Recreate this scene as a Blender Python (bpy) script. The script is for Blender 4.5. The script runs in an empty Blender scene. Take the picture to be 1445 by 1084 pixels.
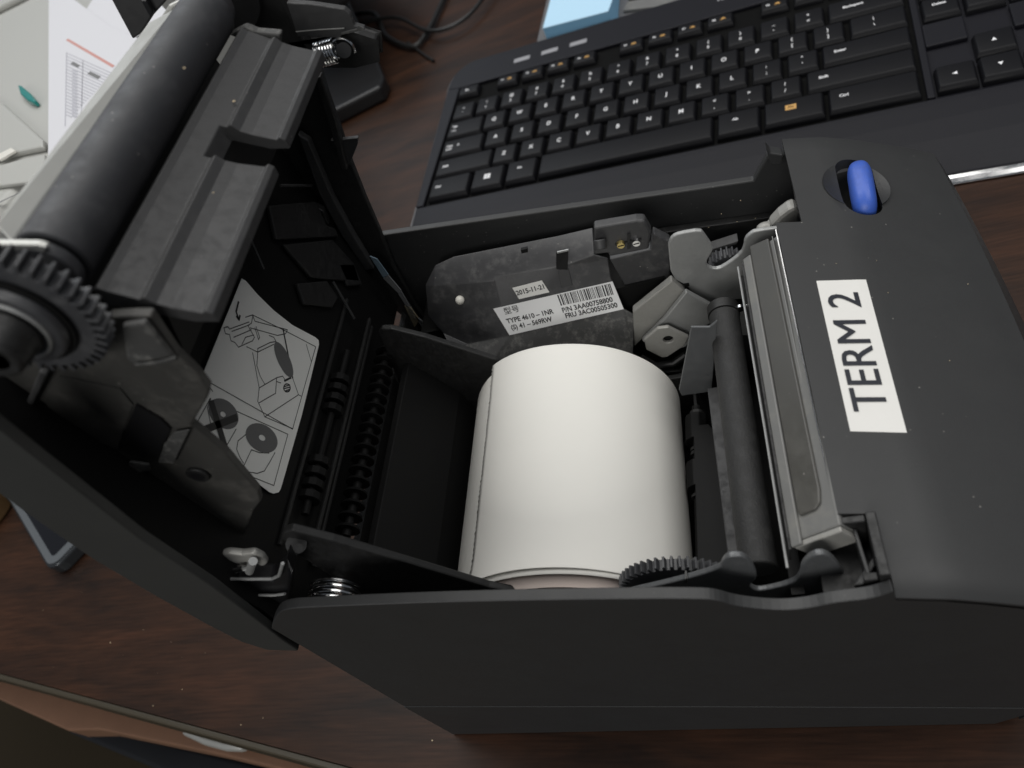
import bpy, bmesh, math, random
import numpy as np
from mathutils import Vector, Matrix
random.seed(4)
PI = math.pi
SC = bpy.context.scene
COL = SC.collection

# ------------------------------------------------------------------ camera
F = 1050.0; PPX, PPY = 722.5, 542.0
_R = np.array([[0.9207, -0.1805, -0.3461], [0.0686, -0.7981, 0.5986], [-0.3843, -0.5748, -0.7224]])
_U, _, _V = np.linalg.svd(_R); RR = _U @ _V
CAM = np.array([0., 0., 277.])                       # millimetres, desk top is z = 0
cam_data = bpy.data.cameras.new('camera'); cam = bpy.data.objects.new('camera', cam_data)
COL.objects.link(cam); SC.camera = cam
m = Matrix([[RR[i, 0], -RR[i, 1], -RR[i, 2], CAM[i] * .001] for i in range(3)] + [[0, 0, 0, 1]])
cam.matrix_world = m
cam_data.sensor_width = 36; cam_data.lens = F / 1445 * 36
cam_data.clip_start = 0.005; cam_data.clip_end = 50
cam_data.dof.use_dof = True; cam_data.dof.focus_distance = 0.235; cam_data.dof.aperture_fstop = 17

# ------------------------------------------------------------------ world and lamps
w = bpy.data.worlds.new('World'); SC.world = w; w.use_nodes = True
bg = w.node_tree.nodes['Background']; bg.inputs[0].default_value = (.80, .88, 1, 1); bg.inputs[1].default_value = 0.10
def area(name, loc, target, sx, sy, power, col):
    d = bpy.data.lights.new(name, 'AREA'); d.shape = 'RECTANGLE'; d.size = sx; d.size_y = sy; d.energy = power; d.color = col
    o = bpy.data.objects.new(name, d); COL.objects.link(o); o.location = loc
    o.rotation_euler = (Vector(target) - Vector(loc)).to_track_quat('-Z', 'Y').to_euler()
    return o
area('ceiling_lamp', (-0.35, 0.72, 1.60), (-.08, .13, 0), 1.7, 1.1, 18.5, (1, .985, .955))
area('window_lamp', (-0.95, 1.5, 1.2), (0, .2, 0), 1.0, .8, 5, (.88, .94, 1))
area('right_ceiling_lamp', (0.80, 0.20, 1.45), (-.08, .14, .08), 1.1, 1.0, 9, (1, .985, .96))
area('front_fill_lamp', (-0.25, -1.45, 1.05), (-.05, .15, .1), 1.1, .7, 14, (1, .985, .95))  # added fill from the viewer's side to brighten near-facing surfaces
SC.view_settings.view_transform = 'Standard'; SC.view_settings.look = 'None'
SC.view_settings.gamma = 1; SC.view_settings.exposure = 0

# ------------------------------------------------------------------ geometry helpers (all in mm)
def P(u, v, plane):
    d = RR @ np.array([u - PPX, v - PPY, F])
    if isinstance(plane[0], str):
        ax = 'xyz'.index(plane[0]); t = (plane[1] - CAM[ax]) / d[ax]
    else:
        p0, n = np.array(plane[0], float), np.array(plane[1], float); t = ((p0 - CAM) @ n) / (d @ n)
    return CAM + d * t
def PS(pts, plane): return [P(u, v, plane) for u, v in pts]
ROOT = {}
def tag(o, label=None, cat=None, group=None, kind=None):
    if label: o['label'] = label
    if cat: o['category'] = cat
    if group: o['group'] = group
    if kind: o['kind'] = kind
    return o
def empty(name, loc, label, cat, group=None, mat=None):
    o = bpy.data.objects.new(name, None); COL.objects.link(o); o.empty_display_size = .02
    o.location = Vector(loc) * .001
    if mat: o.matrix_world = mat
    tag(o, label, cat, group); ROOT[o] = np.array(loc, float); return o
def origin(parent):
    while parent is not None:
        if parent in ROOT: return ROOT[parent]
        parent = parent.parent
    return np.zeros(3)
def mesh(name, verts, faces, mat, parent=None, smooth=False, bevel=0, label=None, kind=None, seg=2, org=None):
    o0 = org if org is not None else origin(parent)
    me = bpy.data.meshes.new(name)
    me.from_pydata([tuple((np.array(v, float) - o0) * .001) for v in verts], [], [tuple(f) for f in faces])
    bm = bmesh.new(); bm.from_mesh(me); bmesh.ops.recalc_face_normals(bm, faces=bm.faces)
    bm.to_mesh(me); bm.free()
    me.materials.append(M[mat] if isinstance(mat, str) else mat)
    if smooth:
        for p in me.polygons: p.use_smooth = True
        try: me.set_sharp_from_angle(angle=math.radians(35))
        except Exception: pass
    o = bpy.data.objects.new(name, me); COL.objects.link(o)
    if parent is not None: o.parent = parent
    elif org is not None: o.location = Vector(org) * .001
    if bevel:
        b = o.modifiers.new('bevel', 'BEVEL'); b.width = bevel * .001; b.segments = seg; b.limit_method = 'ANGLE'; b.angle_limit = math.radians(30)
        b.harden_normals = False
    if label: o['label'] = label
    if kind: o['kind'] = kind
    return o
class MB:
    def __init__(s): s.v = []; s.f = []
    def add(s, v, f):
        n = len(s.v); s.v += [np.array(q, float) for q in v]; s.f += [[i + n for i in g] for g in f]; return s
    def box(s, a, b):
        x0, y0, z0 = a; x1, y1, z1 = b
        return s.add([(x0,y0,z0),(x1,y0,z0),(x1,y1,z0),(x0,y1,z0),(x0,y0,z1),(x1,y0,z1),(x1,y1,z1),(x0,y1,z1)],
            [(0,3,2,1),(4,5,6,7),(0,1,5,4),(1,2,6,5),(2,3,7,6),(3,0,4,7)])
    def ext(s, pts, vec):
        n = len(pts); vec = np.array(vec, float); p = [np.array(q, float) for q in pts]
        return s.add(p + [q + vec for q in p], [list(range(n))[::-1], list(range(n, 2*n))] + [[i, (i+1) % n, n + (i+1) % n, n + i] for i in range(n)])
    def cyl(s, a, b, r, n=24, r2=None, caps=True):
        a = np.array(a, float); b = np.array(b, float); r2 = r if r2 is None else r2
        d = b - a; d = d / np.linalg.norm(d); u = np.cross(d, (0, 0, 1) if abs(d[2]) < .9 else (1, 0, 0)); u /= np.linalg.norm(u); w_ = np.cross(d, u)
        A = [a + r * (math.cos(t) * u + math.sin(t) * w_) for t in np.linspace(0, 2*PI, n, endpoint=False)]
        B = [b + r2 * (math.cos(t) * u + math.sin(t) * w_) for t in np.linspace(0, 2*PI, n, endpoint=False)]
        f = [[i, (i+1) % n, n + (i+1) % n, n + i] for i in range(n)]
        if caps: f += [list(range(n))[::-1], list(range(n, 2*n))]
        return s.add(A + B, f)
    def tube(s, pts, r, n=8):
        pts = [np.array(p, float) for p in pts]; rings = []; prev = None
        for i, p in enumerate(pts):
            d = pts[min(i+1, len(pts)-1)] - pts[max(i-1, 0)]; d /= np.linalg.norm(d)
            if prev is None: u = np.cross(d, (0, 0, 1) if abs(d[2]) < .9 else (1, 0, 0))
            else: u = prev - d * (prev @ d)
            u /= np.linalg.norm(u); prev = u; w_ = np.cross(d, u)
            rings.append([p + r * (math.cos(t) * u + math.sin(t) * w_) for t in np.linspace(0, 2*PI, n, endpoint=False)])
        v = [q for g in rings for q in g]; f = []
        for k in range(len(rings)-1):
            f += [[k*n+i, k*n+(i+1) % n, (k+1)*n+(i+1) % n, (k+1)*n+i] for i in range(n)]
        f += [list(range(n))[::-1], list(range(len(v)-n, len(v)))]
        return s.add(v, f)
    def build(s, name, mat, parent=None, **k): return mesh(name, s.v, s.f, mat, parent, **k)
def plate(name, px, plane, vec, mat, parent, **k):
    return MB().ext(PS(px, plane), vec).build(name, mat, parent, **k)
def box(name, a, b, mat, parent, **k): return MB().box(a, b).build(name, mat, parent, **k)
def chaikin(p, n=2, closed=True):
    for _ in range(n):
        q = []; m_ = len(p)
        for i in range(m_ if closed else m_ - 1):
            a, b = np.array(p[i], float), np.array(p[(i+1) % m_], float); q += [.75*a + .25*b, .25*a + .75*b]
        if not closed: q = [np.array(p[0], float)] + q + [np.array(p[-1], float)]
        p = q
    return [tuple(x) for x in p]
def gear_mb(c, r, ri, teeth, y0, y1, mb=None, hole=None):
    mb = mb or MB(); pts = []
    for i in range(teeth):
        for k, rr in ((0.0, ri), (.22, ri), (.36, r), (.62, r), (.78, ri)):
            a = 2*PI*(i + k)/teeth; pts.append((c[0] + rr*math.cos(a), y0, c[1] + rr*math.sin(a)))
    return mb.ext(pts, (0, y1 - y0, 0))
def spring_pts(a, b, r, turns, n=14):
    a = np.array(a, float); b = np.array(b, float); d = b - a; L = np.linalg.norm(d); d /= L
    u = np.cross(d, (0, 0, 1) if abs(d[2]) < .9 else (1, 0, 0)); u /= np.linalg.norm(u); w_ = np.cross(d, u)
    return [a + d*L*i/(turns*n) + r*(math.cos(2*PI*i/n)*u + math.sin(2*PI*i/n)*w_) for i in range(turns*n + 1)]
def boolean(o, cutter, op='DIFFERENCE'):
    md = o.modifiers.new('b', 'BOOLEAN'); md.operation = op; md.object = cutter; md.solver = 'EXACT'
    # the cut goes before any bevel
    bpy.context.view_layer.update()
    order = [x for x in o.modifiers if x.type == 'BEVEL']
    keep = [(x.width, x.segments) for x in order]
    for x in order: o.modifiers.remove(x)
    dg = bpy.context.evaluated_depsgraph_get(); me = bpy.data.meshes.new_from_object(o.evaluated_get(dg))
    o.modifiers.clear(); o.data = me
    for wd, sg in keep:
        b = o.modifiers.new('bevel', 'BEVEL'); b.width = wd; b.segments = sg; b.limit_method = 'ANGLE'; b.angle_limit = math.radians(30)
    bpy.data.objects.remove(cutter)
_tc = {}
def text_mesh(s, size, sx=1.0, bold=0.0, align='CENTER'):
    k = (s, size, sx, bold, align)
    if k in _tc: return _tc[k]
    c = bpy.data.curves.new('lettering', 'FONT'); c.body = s; c.size = size * .001; c.align_x = align; c.align_y = 'CENTER'
    c.offset = bold * .001; c.extrude = 0.00002; c.resolution_u = 3
    o = bpy.data.objects.new('lettering', c); COL.objects.link(o)
    dg = bpy.context.evaluated_depsgraph_get(); me = bpy.data.meshes.new_from_object(o.evaluated_get(dg))
    for v in me.vertices: v.co.x *= sx
    bpy.data.objects.remove(o); _tc[k] = me; return me
def text(s, size, org, right, up, mat, parent, name='lettering', **k):
    me = text_mesh(s, size, **k).copy(); me.materials.clear(); me.materials.append(M[mat])
    r = Vector(right).normalized(); u = Vector(up); u = (u - r * u.dot(r)).normalized(); n = r.cross(u)
    mt = Matrix(((r.x, u.x, n.x, 0), (r.y, u.y, n.y, 0), (r.z, u.z, n.z, 0), (0, 0, 0, 1)))
    mt.translation = (Vector(org) - Vector(origin(parent))) * .001
    me.transform(mt)
    o = bpy.data.objects.new(name, me); COL.objects.link(o); o.parent = parent
    return o
def ink(polys, plane, width, lift, mb=None):
    """thin printed lines: list of pixel polylines laid on a plane, raised by the vector lift"""
    mb = mb or MB(); nrm = np.array(lift, float); ln = nrm / np.linalg.norm(nrm)
    for pl_ in polys:
        q = [P(u, v, plane) + nrm for u, v in pl_]
        for a, b in zip(q[:-1], q[1:]):
            d = b - a; L = np.linalg.norm(d)
            if L < 1e-6: continue
            d /= L; s = np.cross(ln, d) * width / 2; e = d * width * .35
            mb.add([a - e - s, b + e - s, b + e + s, a - e + s], [(0, 1, 2, 3)])
    return mb

# ------------------------------------------------------------------ materials
M = {}
def new_mat(name):
    mt = bpy.data.materials.new(name); mt.use_nodes = True; M[name] = mt
    nt = mt.node_tree; b = nt.nodes['Principled BSDF']; return mt, nt, b
def mat(name, col, rough=.5, metal=0, bump=0, bscale=3000, spec=.5, dust=0, dscale=120, dcol=(.30, .29, .27), var=0, coat=0, speck=0, grime=0, bdist=.00006):
    mt, nt, b = new_mat(name); N = nt.nodes; L = nt.links
    b.inputs['Base Color'].default_value = (*col, 1); b.inputs['Roughness'].default_value = rough
    b.inputs['Metallic'].default_value = metal; b.inputs['Specular IOR Level'].default_value = spec
    b.inputs['Coat Weight'].default_value = coat
    tc = N.new('ShaderNodeTexCoord'); src = None
    def noise(sc, det=4, r=.6):
        n = N.new('ShaderNodeTexNoise'); n.inputs['Scale'].default_value = sc; n.inputs['Detail'].default_value = det; n.inputs['Roughness'].default_value = r
        L.new(tc.outputs['Object'], n.inputs['Vector']); return n
    def ramp(n, a, bb, c0, c1):
        r = N.new('ShaderNodeMapRange'); r.inputs[1].default_value = a; r.inputs[2].default_value = bb; r.inputs[3].default_value = c0; r.inputs[4].default_value = c1
        L.new(n, r.inputs[0]); return r.outputs[0]
    cur = None
    def mix(fac, c2):
        nonlocal cur
        x = N.new('ShaderNodeMix'); x.data_type = 'RGBA'; L.new(fac, x.inputs[0])
        if cur is None: x.inputs[6].default_value = (*col, 1)
        else: L.new(cur, x.inputs[6])
        x.inputs[7].default_value = (*c2, 1); cur = x.outputs[2]
    if var: mix(ramp(noise(60, 6).outputs[0], .35, .7, 0, 1), tuple(c * (1 + var) for c in col))
    if dust:
        n = noise(dscale, 8, .75); mix(ramp(n.outputs[0], .5, .78, 0, dust), dcol)
        f = ramp(n.outputs[0], .45, .7, rough, min(1, rough + .3)); L.new(f, b.inputs['Roughness'])
    elif grime:
        f = ramp(noise(90, 8, .7).outputs[0], .35, .7, rough - grime, rough + grime); L.new(f, b.inputs['Roughness'])
    if speck:
        v = N.new('ShaderNodeTexVoronoi'); v.inputs['Scale'].default_value = 420; v.inputs['Randomness'].default_value = 1
        L.new(tc.outputs['Object'], v.inputs['Vector'])
        f1 = ramp(v.outputs['Distance'], .06, .11, 1, 0)
        f2 = ramp(v.outputs['Color'], .74, .86, 0, 1)
        mm = N.new('ShaderNodeMath'); mm.operation = 'MULTIPLY'; L.new(f1, mm.inputs[0]); L.new(f2, mm.inputs[1])
        m2 = N.new('ShaderNodeMath'); m2.operation = 'MULTIPLY'; L.new(mm.outputs[0], m2.inputs[0]); m2.inputs[1].default_value = speck
        mix(m2.outputs[0], (.5, .48, .44))
    if cur is not None: L.new(cur, b.inputs['Base Color'])
    if bump:
        n = noise(bscale, 3); bp = N.new('ShaderNodeBump'); bp.inputs['Strength'].default_value = bump; bp.inputs['Distance'].default_value = bdist
        L.new(n.outputs[0], bp.inputs['Height']); L.new(bp.outputs[0], b.inputs['Normal'])
    return mt
mat('shell_plastic', (.0275, .028, .0285), .52, bump=.5, bscale=2600, speck=.35, grime=.04)
mat('lid_plastic', (.035, .036, .035), .52, bump=.45, bscale=2600, var=.10)
mat('inner_plastic', (.013, .013, .013), .48, dust=.10, dscale=420, dcol=(.05, .05, .048), bump=.2, bscale=1500)
mat('dark_plastic', (.0055, .0055, .0055), .6, spec=.2)
mat('guide_plastic', (.036, .036, .037), .50, dust=.08, dscale=330, dcol=(.09, .088, .085), bump=.2, bscale=900, speck=.5)
mat('housing_plastic', (.042, .042, .044), .42, dust=.35, dscale=210, dcol=(.22, .215, .205), bump=.25, bscale=1400, speck=.5)
mat('dusty_lit_plastic', (.055, .055, .054), .6, dust=.9, dscale=260, dcol=(.26, .255, .24), bump=.4, bscale=1800, speck=.6)  # dust tone; on the lid bracket it stands in for lit facets
mat('rubber', (.034, .035, .039), .52, dust=.35, dscale=120, dcol=(.10, .10, .105), speck=.9, bump=.1)
mat('worn_plastic', (.045, .044, .041), .5, dust=.6, dscale=75, dcol=(.14, .13, .115), bump=.3, bscale=900, speck=.3)
mat('gear_plastic', (.045, .046, .050), .38, dust=.4, dscale=200, dcol=(.13, .13, .13))
mat('steel', (.36, .365, .36), .45, metal=.55, dust=.35, dscale=120, dcol=(.25, .245, .235), grime=.1)
mat('dark_steel', (.13, .135, .14), .42, metal=.4, dust=.4, dscale=300, dcol=(.12, .12, .115))
mat('zinc', (.34, .335, .315), .5, metal=.4, dust=.6, dscale=180, dcol=(.30, .29, .26), bump=.3, bscale=1200)
mat('chrome', (.78, .78, .78), .16, metal=1, grime=.05)
mat('bright_bar', (.55, .55, .52), .35, metal=.35, grime=.05)  # pale, mostly diffuse tone stands in for chrome reflections
mat('pale_metal', (.165, .165, .16), .5, metal=.2, dust=.5, dscale=100, dcol=(.30, .29, .25))
mat('head_glass', (.065, .063, .057), .3, dust=.3, dscale=45, dcol=(.13, .125, .11), speck=.4)
mat('black_bar', (.018, .018, .018), .6, dust=.5, dscale=260, dcol=(.05, .05, .048), bump=.9, bscale=2200, bdist=.0002)
mat('brass', (.60, .48, .20), .35, metal=.9)
mat('white_plastic', (.70, .68, .62), .45)
mat('white_label', (.74, .73, .70), .42, var=-.04, grime=.05)
mat('grey_label', (.80, .80, .80), .45)
mat('shaded_label', (.82, .82, .79), .5)
mat('black_ink', (.012, .012, .013), .5)
mat('grey_ink', (.14, .14, .14), .6)
mat('navy_ink', (.012, .014, .022), .45)
mat('paper', (.84, .825, .775), .75, bump=.35, bscale=38, var=.015, bdist=.0005)
mat('paper_core', (.90, .77, .70), .8, bump=.1, bscale=1500)
mat('blue_plastic', (.045, .115, .50), .36, dust=.55, dscale=75, dcol=(.05, .055, .10), speck=.7, bump=.1)
mat('key_plastic', (.005, .005, .0065), .48, bump=.1, spec=.2)
mat('board_plastic', (.0075, .0075, .011), .5, bump=.15, spec=.22)
mat('bed_plastic', (.002, .002, .002), .7, spec=.1)
mat('rim_plastic', (.10, .10, .105), .35)
mat('window_grey', (.30, .30, .32), .4)
mat('legend_white', (.88, .88, .9), .5)
mat('legend_orange', (.58, .33, .10), .5)
mat('logo_grey', (.30, .30, .31), .4)
mat('note_blue', (.48, .72, .90), .8)
mat('note_edge', (.24, .50, .74), .8)
mat('tray_grey', (.13, .13, .135), .5)
mat('machine_beige', (.40, .40, .375), .5)
mat('document_paper', (.60, .60, .63), .7)
mat('red_ink', (.52, .26, .23), .7); mat('table_ink', (.42, .42, .46), .7)
mat('teal_button', (.01, .22, .20), .3)
mat('cable_rubber', (.012, .012, .012), .45)
mat('device_black', (.012, .012, .013), .35)
mat('phone_glass', (.006, .006, .008), .06, coat=.5)
mat('phone_bezel', (.10, .11, .12), .4)
mat('phone_frame', (.06, .065, .07), .2, metal=.6)
mat('edge_band', (.045, .037, .024), .4)
mat('drawer_wood', (.22, .12, .075), .45, var=.12)
mat('chair_black', (.010, .011, .014), .6)
mat('carpet', (.05, .036, .018), .95, bump=.8, bscale=600)
mat('orange_plastic', (.08, .042, .012), .7)
mat('ribbon_cable', (.17, .175, .18), .45); mat('ribbon_blue', (.16, .22, .27), .4); mat('ribbon_gold', (.28, .24, .16), .4)
def wood():
    mt, nt, b = new_mat('desk_wood'); N = nt.nodes; L = nt.links
    tc = N.new('ShaderNodeTexCoord'); mp = N.new('ShaderNodeMapping'); mp.inputs['Rotation'].default_value = (0, 0, math.radians(10)); mp.inputs['Scale'].default_value = (4.5, 24, 1)
    L.new(tc.outputs['Object'], mp.inputs['Vector'])
    n = N.new('ShaderNodeTexNoise'); n.inputs['Scale'].default_value = 2.2; n.inputs['Detail'].default_value = 8; n.inputs['Roughness'].default_value = .62; n.inputs['Distortion'].default_value = .5
    L.new(mp.outputs[0], n.inputs['Vector'])
    cr = N.new('ShaderNodeValToRGB'); e = cr.color_ramp.elements
    e[0].position = .30; e[0].color = (.0130, .0078, .0060, 1); e[1].position = .74; e[1].color = (.054, .0225, .0118, 1)
    q = cr.color_ramp.elements.new(.5); q.color = (.032, .0148, .0085, 1)
    L.new(n.outputs[0], cr.inputs[0])
    mp2 = N.new('ShaderNodeMapping'); mp2.inputs['Rotation'].default_value = (0, 0, math.radians(10)); mp2.inputs['Scale'].default_value = (25, 420, 1); L.new(tc.outputs['Object'], mp2.inputs['Vector'])
    n2 = N.new('ShaderNodeTexNoise'); n2.inputs['Scale'].default_value = 2; n2.inputs['Detail'].default_value = 5; L.new(mp2.outputs[0], n2.inputs['Vector'])
    mr = N.new('ShaderNodeMapRange'); mr.inputs[1].default_value = .3; mr.inputs[2].default_value = .7; mr.inputs[3].default_value = .68; mr.inputs[4].default_value = 1.25; L.new(n2.outputs[0], mr.inputs[0])
    mx = N.new('ShaderNodeVectorMath'); mx.operation = 'SCALE'; L.new(cr.outputs[0], mx.inputs[0]); L.new(mr.outputs[0], mx.inputs['Scale'])
    L.new(mx.outputs[0], b.inputs['Base Color']); b.inputs['Roughness'].default_value = .42; b.inputs['Specular IOR Level'].default_value = .22
    bp = N.new('ShaderNodeBump'); bp.inputs['Strength'].default_value = .25; bp.inputs['Distance'].default_value = .0001; L.new(n2.outputs[0], bp.inputs['Height']); L.new(bp.outputs[0], b.inputs['Normal'])
wood()

# ================================================================== DESK, FLOOR
desk = empty('desk', (0, 300, -30), 'dark reddish wood veneer desk carrying the printer and keyboard', 'desk')
e0 = P(0, 950, ('z', 0)); e1 = P(500, 1084, ('z', 0)); ed = (e1 - e0) / np.linalg.norm(e1 - e0)
a0 = e0 - ed * 900; a1 = e1 + ed * 1600; en = np.array([ed[1], -ed[0], 0])      # outward, towards the viewer
MB().ext([a0, a1, a1 - en * 2600, a0 - en * 2600], (0, 0, -26)).build('desktop', 'desk_wood', desk)
MB().ext([a0 + en * .15 + (0, 0, -.4), a1 + en * .15 + (0, 0, -.4), a1 + en * 3.0 + (0, 0, -.4), a0 + en * 3.0 + (0, 0, -.4)], (0, 0, -25)).build('edge_band', 'edge_band', desk, bevel=.8)
dz = -75
dr = PS([(-160, 925), (-4, 986), (95, 1031), (140, 1030), (300, 1063), (430, 1094), (700, 1170), (700, 1080), (420, 1000)], ('z', dz))
MB().ext(dr, (0, 0, -18)).build('drawer_front', 'drawer_wood', desk, bevel=1.2, label='lighter brown wood drawer front jutting out under the desktop')
hb = MB(); hp = PS([(272, 1028), (300, 1041), (330, 1049), (350, 1050), (364, 1038)], ('z', dz + 9))
hb.tube([q + np.array([0, -1, 3]) for q in hp], 3.6, 10).build('drawer_handle', 'bright_bar', desk, smooth=True)
MB().cyl(P(476, 1084, ('z', -40)), P(480, 1068, ('z', -40)), 1.6, 12).build('drawer_lock', 'chrome', desk, smooth=True)
ch = empty('chair', P(220, 1075, ('z', -160)), 'black padded chair arm under the desk edge by the brown drawer', 'chair')
cp = PS([(92, 1032), (112, 1024), (165, 1030), (300, 1062), (470, 1105), (470, 1180), (300, 1120), (170, 1065)], ('z', -150))
MB().ext(cp, (0, 0, -30)).build('armrest', 'chair_black', ch, bevel=6, seg=4)
fl = mesh('floor', [(-4000, -3000, -730), (4000, -3000, -730), (4000, 5000, -730), (-4000, 5000, -730)], [(0, 1, 2, 3)], 'carpet'); fl['kind'] = 'structure'

# ================================================================== KEYBOARD
KO = np.array([-181.726, 449.088, 20.106]); th = math.radians(-6.961); ti = math.radians(3.409)
KM = Matrix.Rotation(th, 4, 'Z') @ Matrix.Rotation(ti, 4, 'X'); KM.translation = Vector(KO) * .001
kb = empty('keyboard', (0, 0, 0), 'black full size computer keyboard with white legends behind the printer', 'keyboard', mat=KM); ROOT[kb] = np.zeros(3)
def kbp(name, mb, mt, parent=kb, **k): return mb.build(name, mt, parent, **k)
# outline in the keyboard's own frame (x right, y away, z = 0 at the key tops)
lx = lambda y: -17.2 - (y + 80) * .026
tl = [(-20.9 + 0, 52), (-20.6, 60), (-19.0, 67), (-15.6, 73), (-10, 77.5), (-3, 80)]
deck = [(lx(-72), -72)] + tl + [(480, 80), (480, -72)]
kbp('case', MB().ext([(x, y, -4.6) for x, y in deck], (0, 0, -8)), 'board_plastic', bevel=1.2, seg=3)
kbp('key_bed', MB().box((-11.5, -69.5, -4.5), (279.5, 49.5, -4.2)), 'bed_plastic')
sur = MB()
sur.ext([(lx(-69), -69.6, -4.55), (-11.6, -69.6, -4.55), (-10.4, 49.6, -4.55), (-20.9, 52, -4.55)], (0, 0, 2.6))
sur.ext([(-20.9, 52.01, -4.55), (-20.6, 60, -4.55), (-19, 67, -4.55), (-15.6, 73, -4.55), (-10, 77.5, -4.55), (-3, 80, -4.55), (480, 80, -4.55), (480, 49.8, -4.55), (-10.4, 49.8, -4.55)], (0, 0, 2.6))
sur.ext([(279.4, 49.7, -4.55), (283.0, 49.7, -4.55), (283.0, -69.6, -4.55), (279.4, -69.6, -4.55)], (0, 0, 2.6))
sur.box((283.05, -30, -4.55), (302.0, -11.5, -1.95)).box((322, -30, -4.55), (346, -11.5, -1.95)).box((426, -69.6, -4.55), (480, 49.6, -1.95))
kbp('case_top', sur, 'board_plastic', bevel=.7, seg=3)
prof = [(-69.9, -2.6), (-74, -2.8), (-84, -3.6), (-96, -5.2), (-108, -7.8), (-115.8, -10.2), (-115.8, -12.5), (-69.9, -14)]
mbp = MB(); nL = [(lx(y) - (.5 if y < -90 else 0), y, z) for y, z in prof]
mbp.add(nL + [(480, y, z) for y, z in prof], [list(range(8)), list(range(15, 7, -1))] + [[i, (i+1) % 8, 8 + (i+1) % 8, 8 + i] for i in range(8)])
kbp('palm_rest', mbp, 'board_plastic', bevel=1.0, seg=3)
kbp('trim_strip', MB().ext([(-15.6, -115.9, -10.1), (-15.6, -118.2, -10.4), (-15.6, -120.6, -11.5), (-15.6, -120.8, -12.4), (-15.6, -115.9, -12.5)], (496, 0, 0)), 'chrome', bevel=.5, label='silver trim strip along the palm rest')
mbr = MB().tube([(lx(-112) - .6, -112, -9.6)] + [(lx(y) - .4, y, -3.6 if y > -74 else -3.9) for y in (-90, -74, 0, 40)] + [(x - .3, y + .3, -3.4) for x, y in tl] + [(120, 80.4, -3.4), (480, 80.4, -3.4)], .7, 6)
kbp('edge_rim', mbr, 'rim_plastic', smooth=True)
_kc = {}
def key_mesh(wd, hd):
    k = (round(wd, 2), round(hd, 2))
    if k in _kc: return _kc[k]
    bm = bmesh.new(); V = []
    for z, ins_x, lo, hi in ((-4.2, 0, 0, 0), (-1.7, .35, .3, .3), (0, 1.35, 2.3, .6)):
        V.append([bm.verts.new((x * .001, y * .001, z * .001)) for x, y in ((-wd/2 + ins_x, -hd/2 + lo), (wd/2 - ins_x, -hd/2 + lo), (wd/2 - ins_x, hd/2 - hi), (-wd/2 + ins_x, hd/2 - hi))])
    for a, b in zip(V[:-1], V[1:]):
        for i in range(4): bm.faces.new((a[i], a[(i+1) % 4], b[(i+1) % 4], b[i]))
    bm.faces.new(V[-1])
    tv = V[-1]; es = [e for e in bm.edges if e.verts[0] in tv or e.verts[1] in tv]
    bmesh.ops.bevel(bm, geom=es, offset=.00055, segments=2, affect='EDGES', profile=.6)
    bmesh.ops.recalc_face_normals(bm, faces=bm.faces)
    me = bpy.data.meshes.new('key'); bm.to_mesh(me); bm.free(); me.materials.append(M['key_plastic'])
    for p in me.polygons: p.use_smooth = True
    try: me.set_sharp_from_angle(angle=math.radians(40))
    except Exception: pass
    _kc[k] = me; return me
def legend(s, size, dx, dy, key, mt='legend_white', bold=.06, sx=.95):
    me = text_mesh(s, size, sx=sx, bold=bold)
    if (me.name, mt) not in _kc:
        c = me.copy(); c.materials.clear(); c.materials.append(M[mt]); _kc[(me.name, mt)] = c
    o = bpy.data.objects.new('legend', _kc[(me.name, mt)]); COL.objects.link(o); o.parent = key; o.location = (dx * .001, dy * .001, .00006)
def key(x0, x1, yc, h=16.4, label=None):
    o = bpy.data.objects.new('key', key_mesh(x1 - x0, h)); COL.objects.link(o); o.parent = kb; o.location = ((x0 + x1) * .0005, yc * .001, 0)
    return o
U = 19.05; kw = 8.45
def row(chars, x0, y, size=4.7):
    for i, c in enumerate(chars):
        x = x0 + i * U; k = key(x - kw, x + kw, y, 16.6)
        if isinstance(c, tuple):
            legend(c[0], 3.7, -.3, 3.0, k, sx=.85, bold=.05); legend(c[1], 3.7, -.3, -2.4, k, sx=.85, bold=.05)
        else: legend(c, size, -.3, .6, k, bold=.09, sx=.84)
yo = -.8
row([('~', '`')], 0.6, U + yo); row([('!', '1'), ('@', '2'), ('#', '3'), ('$', '4'), ('%', '5'), ('^', '6'), ('&', '7'), ('*', '8'), ('(', '9'), (')', '0'), ('_', '-'), ('+', '=')], U, U + yo)
row(list('QWERTYUIOP') + [('{', '['), ('}', ']')], 1.5 * U, yo)
row(list('ASDFGHJKL') + [(':', ';'), ('"', "'")], 1.75 * U, -U + yo)
row(list('ZXCVBNM') + [('<', ','), ('>', '.'), ('?', '/')], 2.25 * U, -2 * U + yo)
k = key(238.6, 277.4, U + yo, 16.6); legend('Backspace', 2.7, -6, 1, k)
k = key(248.8, 277.4, yo, 16.6); legend('|', 2.9, -2, 3.1, k); legend('\\', 2.9, -2, -2.4, k)
k = key(233.6, 277.4, -U + yo, 16.6); legend('Enter', 2.9, -12.5, 1.5, k)
k = key(224.8, 277.4, -2 * U + yo, 16.6); legend('Shift', 2.9, -17.5, 1.5, k)
k = key(-8.2, 19.6, yo, 16.6); legend('Tab', 2.7, -8.2, 2.9, k); legend('|<>|', 2.0, -8.4, -1.2, k)
k = key(-8.2, 23.6, -U + yo, 16.6); legend('Caps', 2.5, -10, 2.2, k); legend('Lock', 2.5, -10, -.9, k); legend('A', 2.6, -3.2, 1.6, k)
k = key(-8.2, 33.6, -2 * U + yo, 16.6); legend('Shift', 2.7, -13.6, 1, k)
yb = -3 * U - .9; hb_ = 18.6
k = key(-8.4, 21.2, yb, hb_); legend('Ctrl', 2.7, -8.5, 1.2, k)
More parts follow.
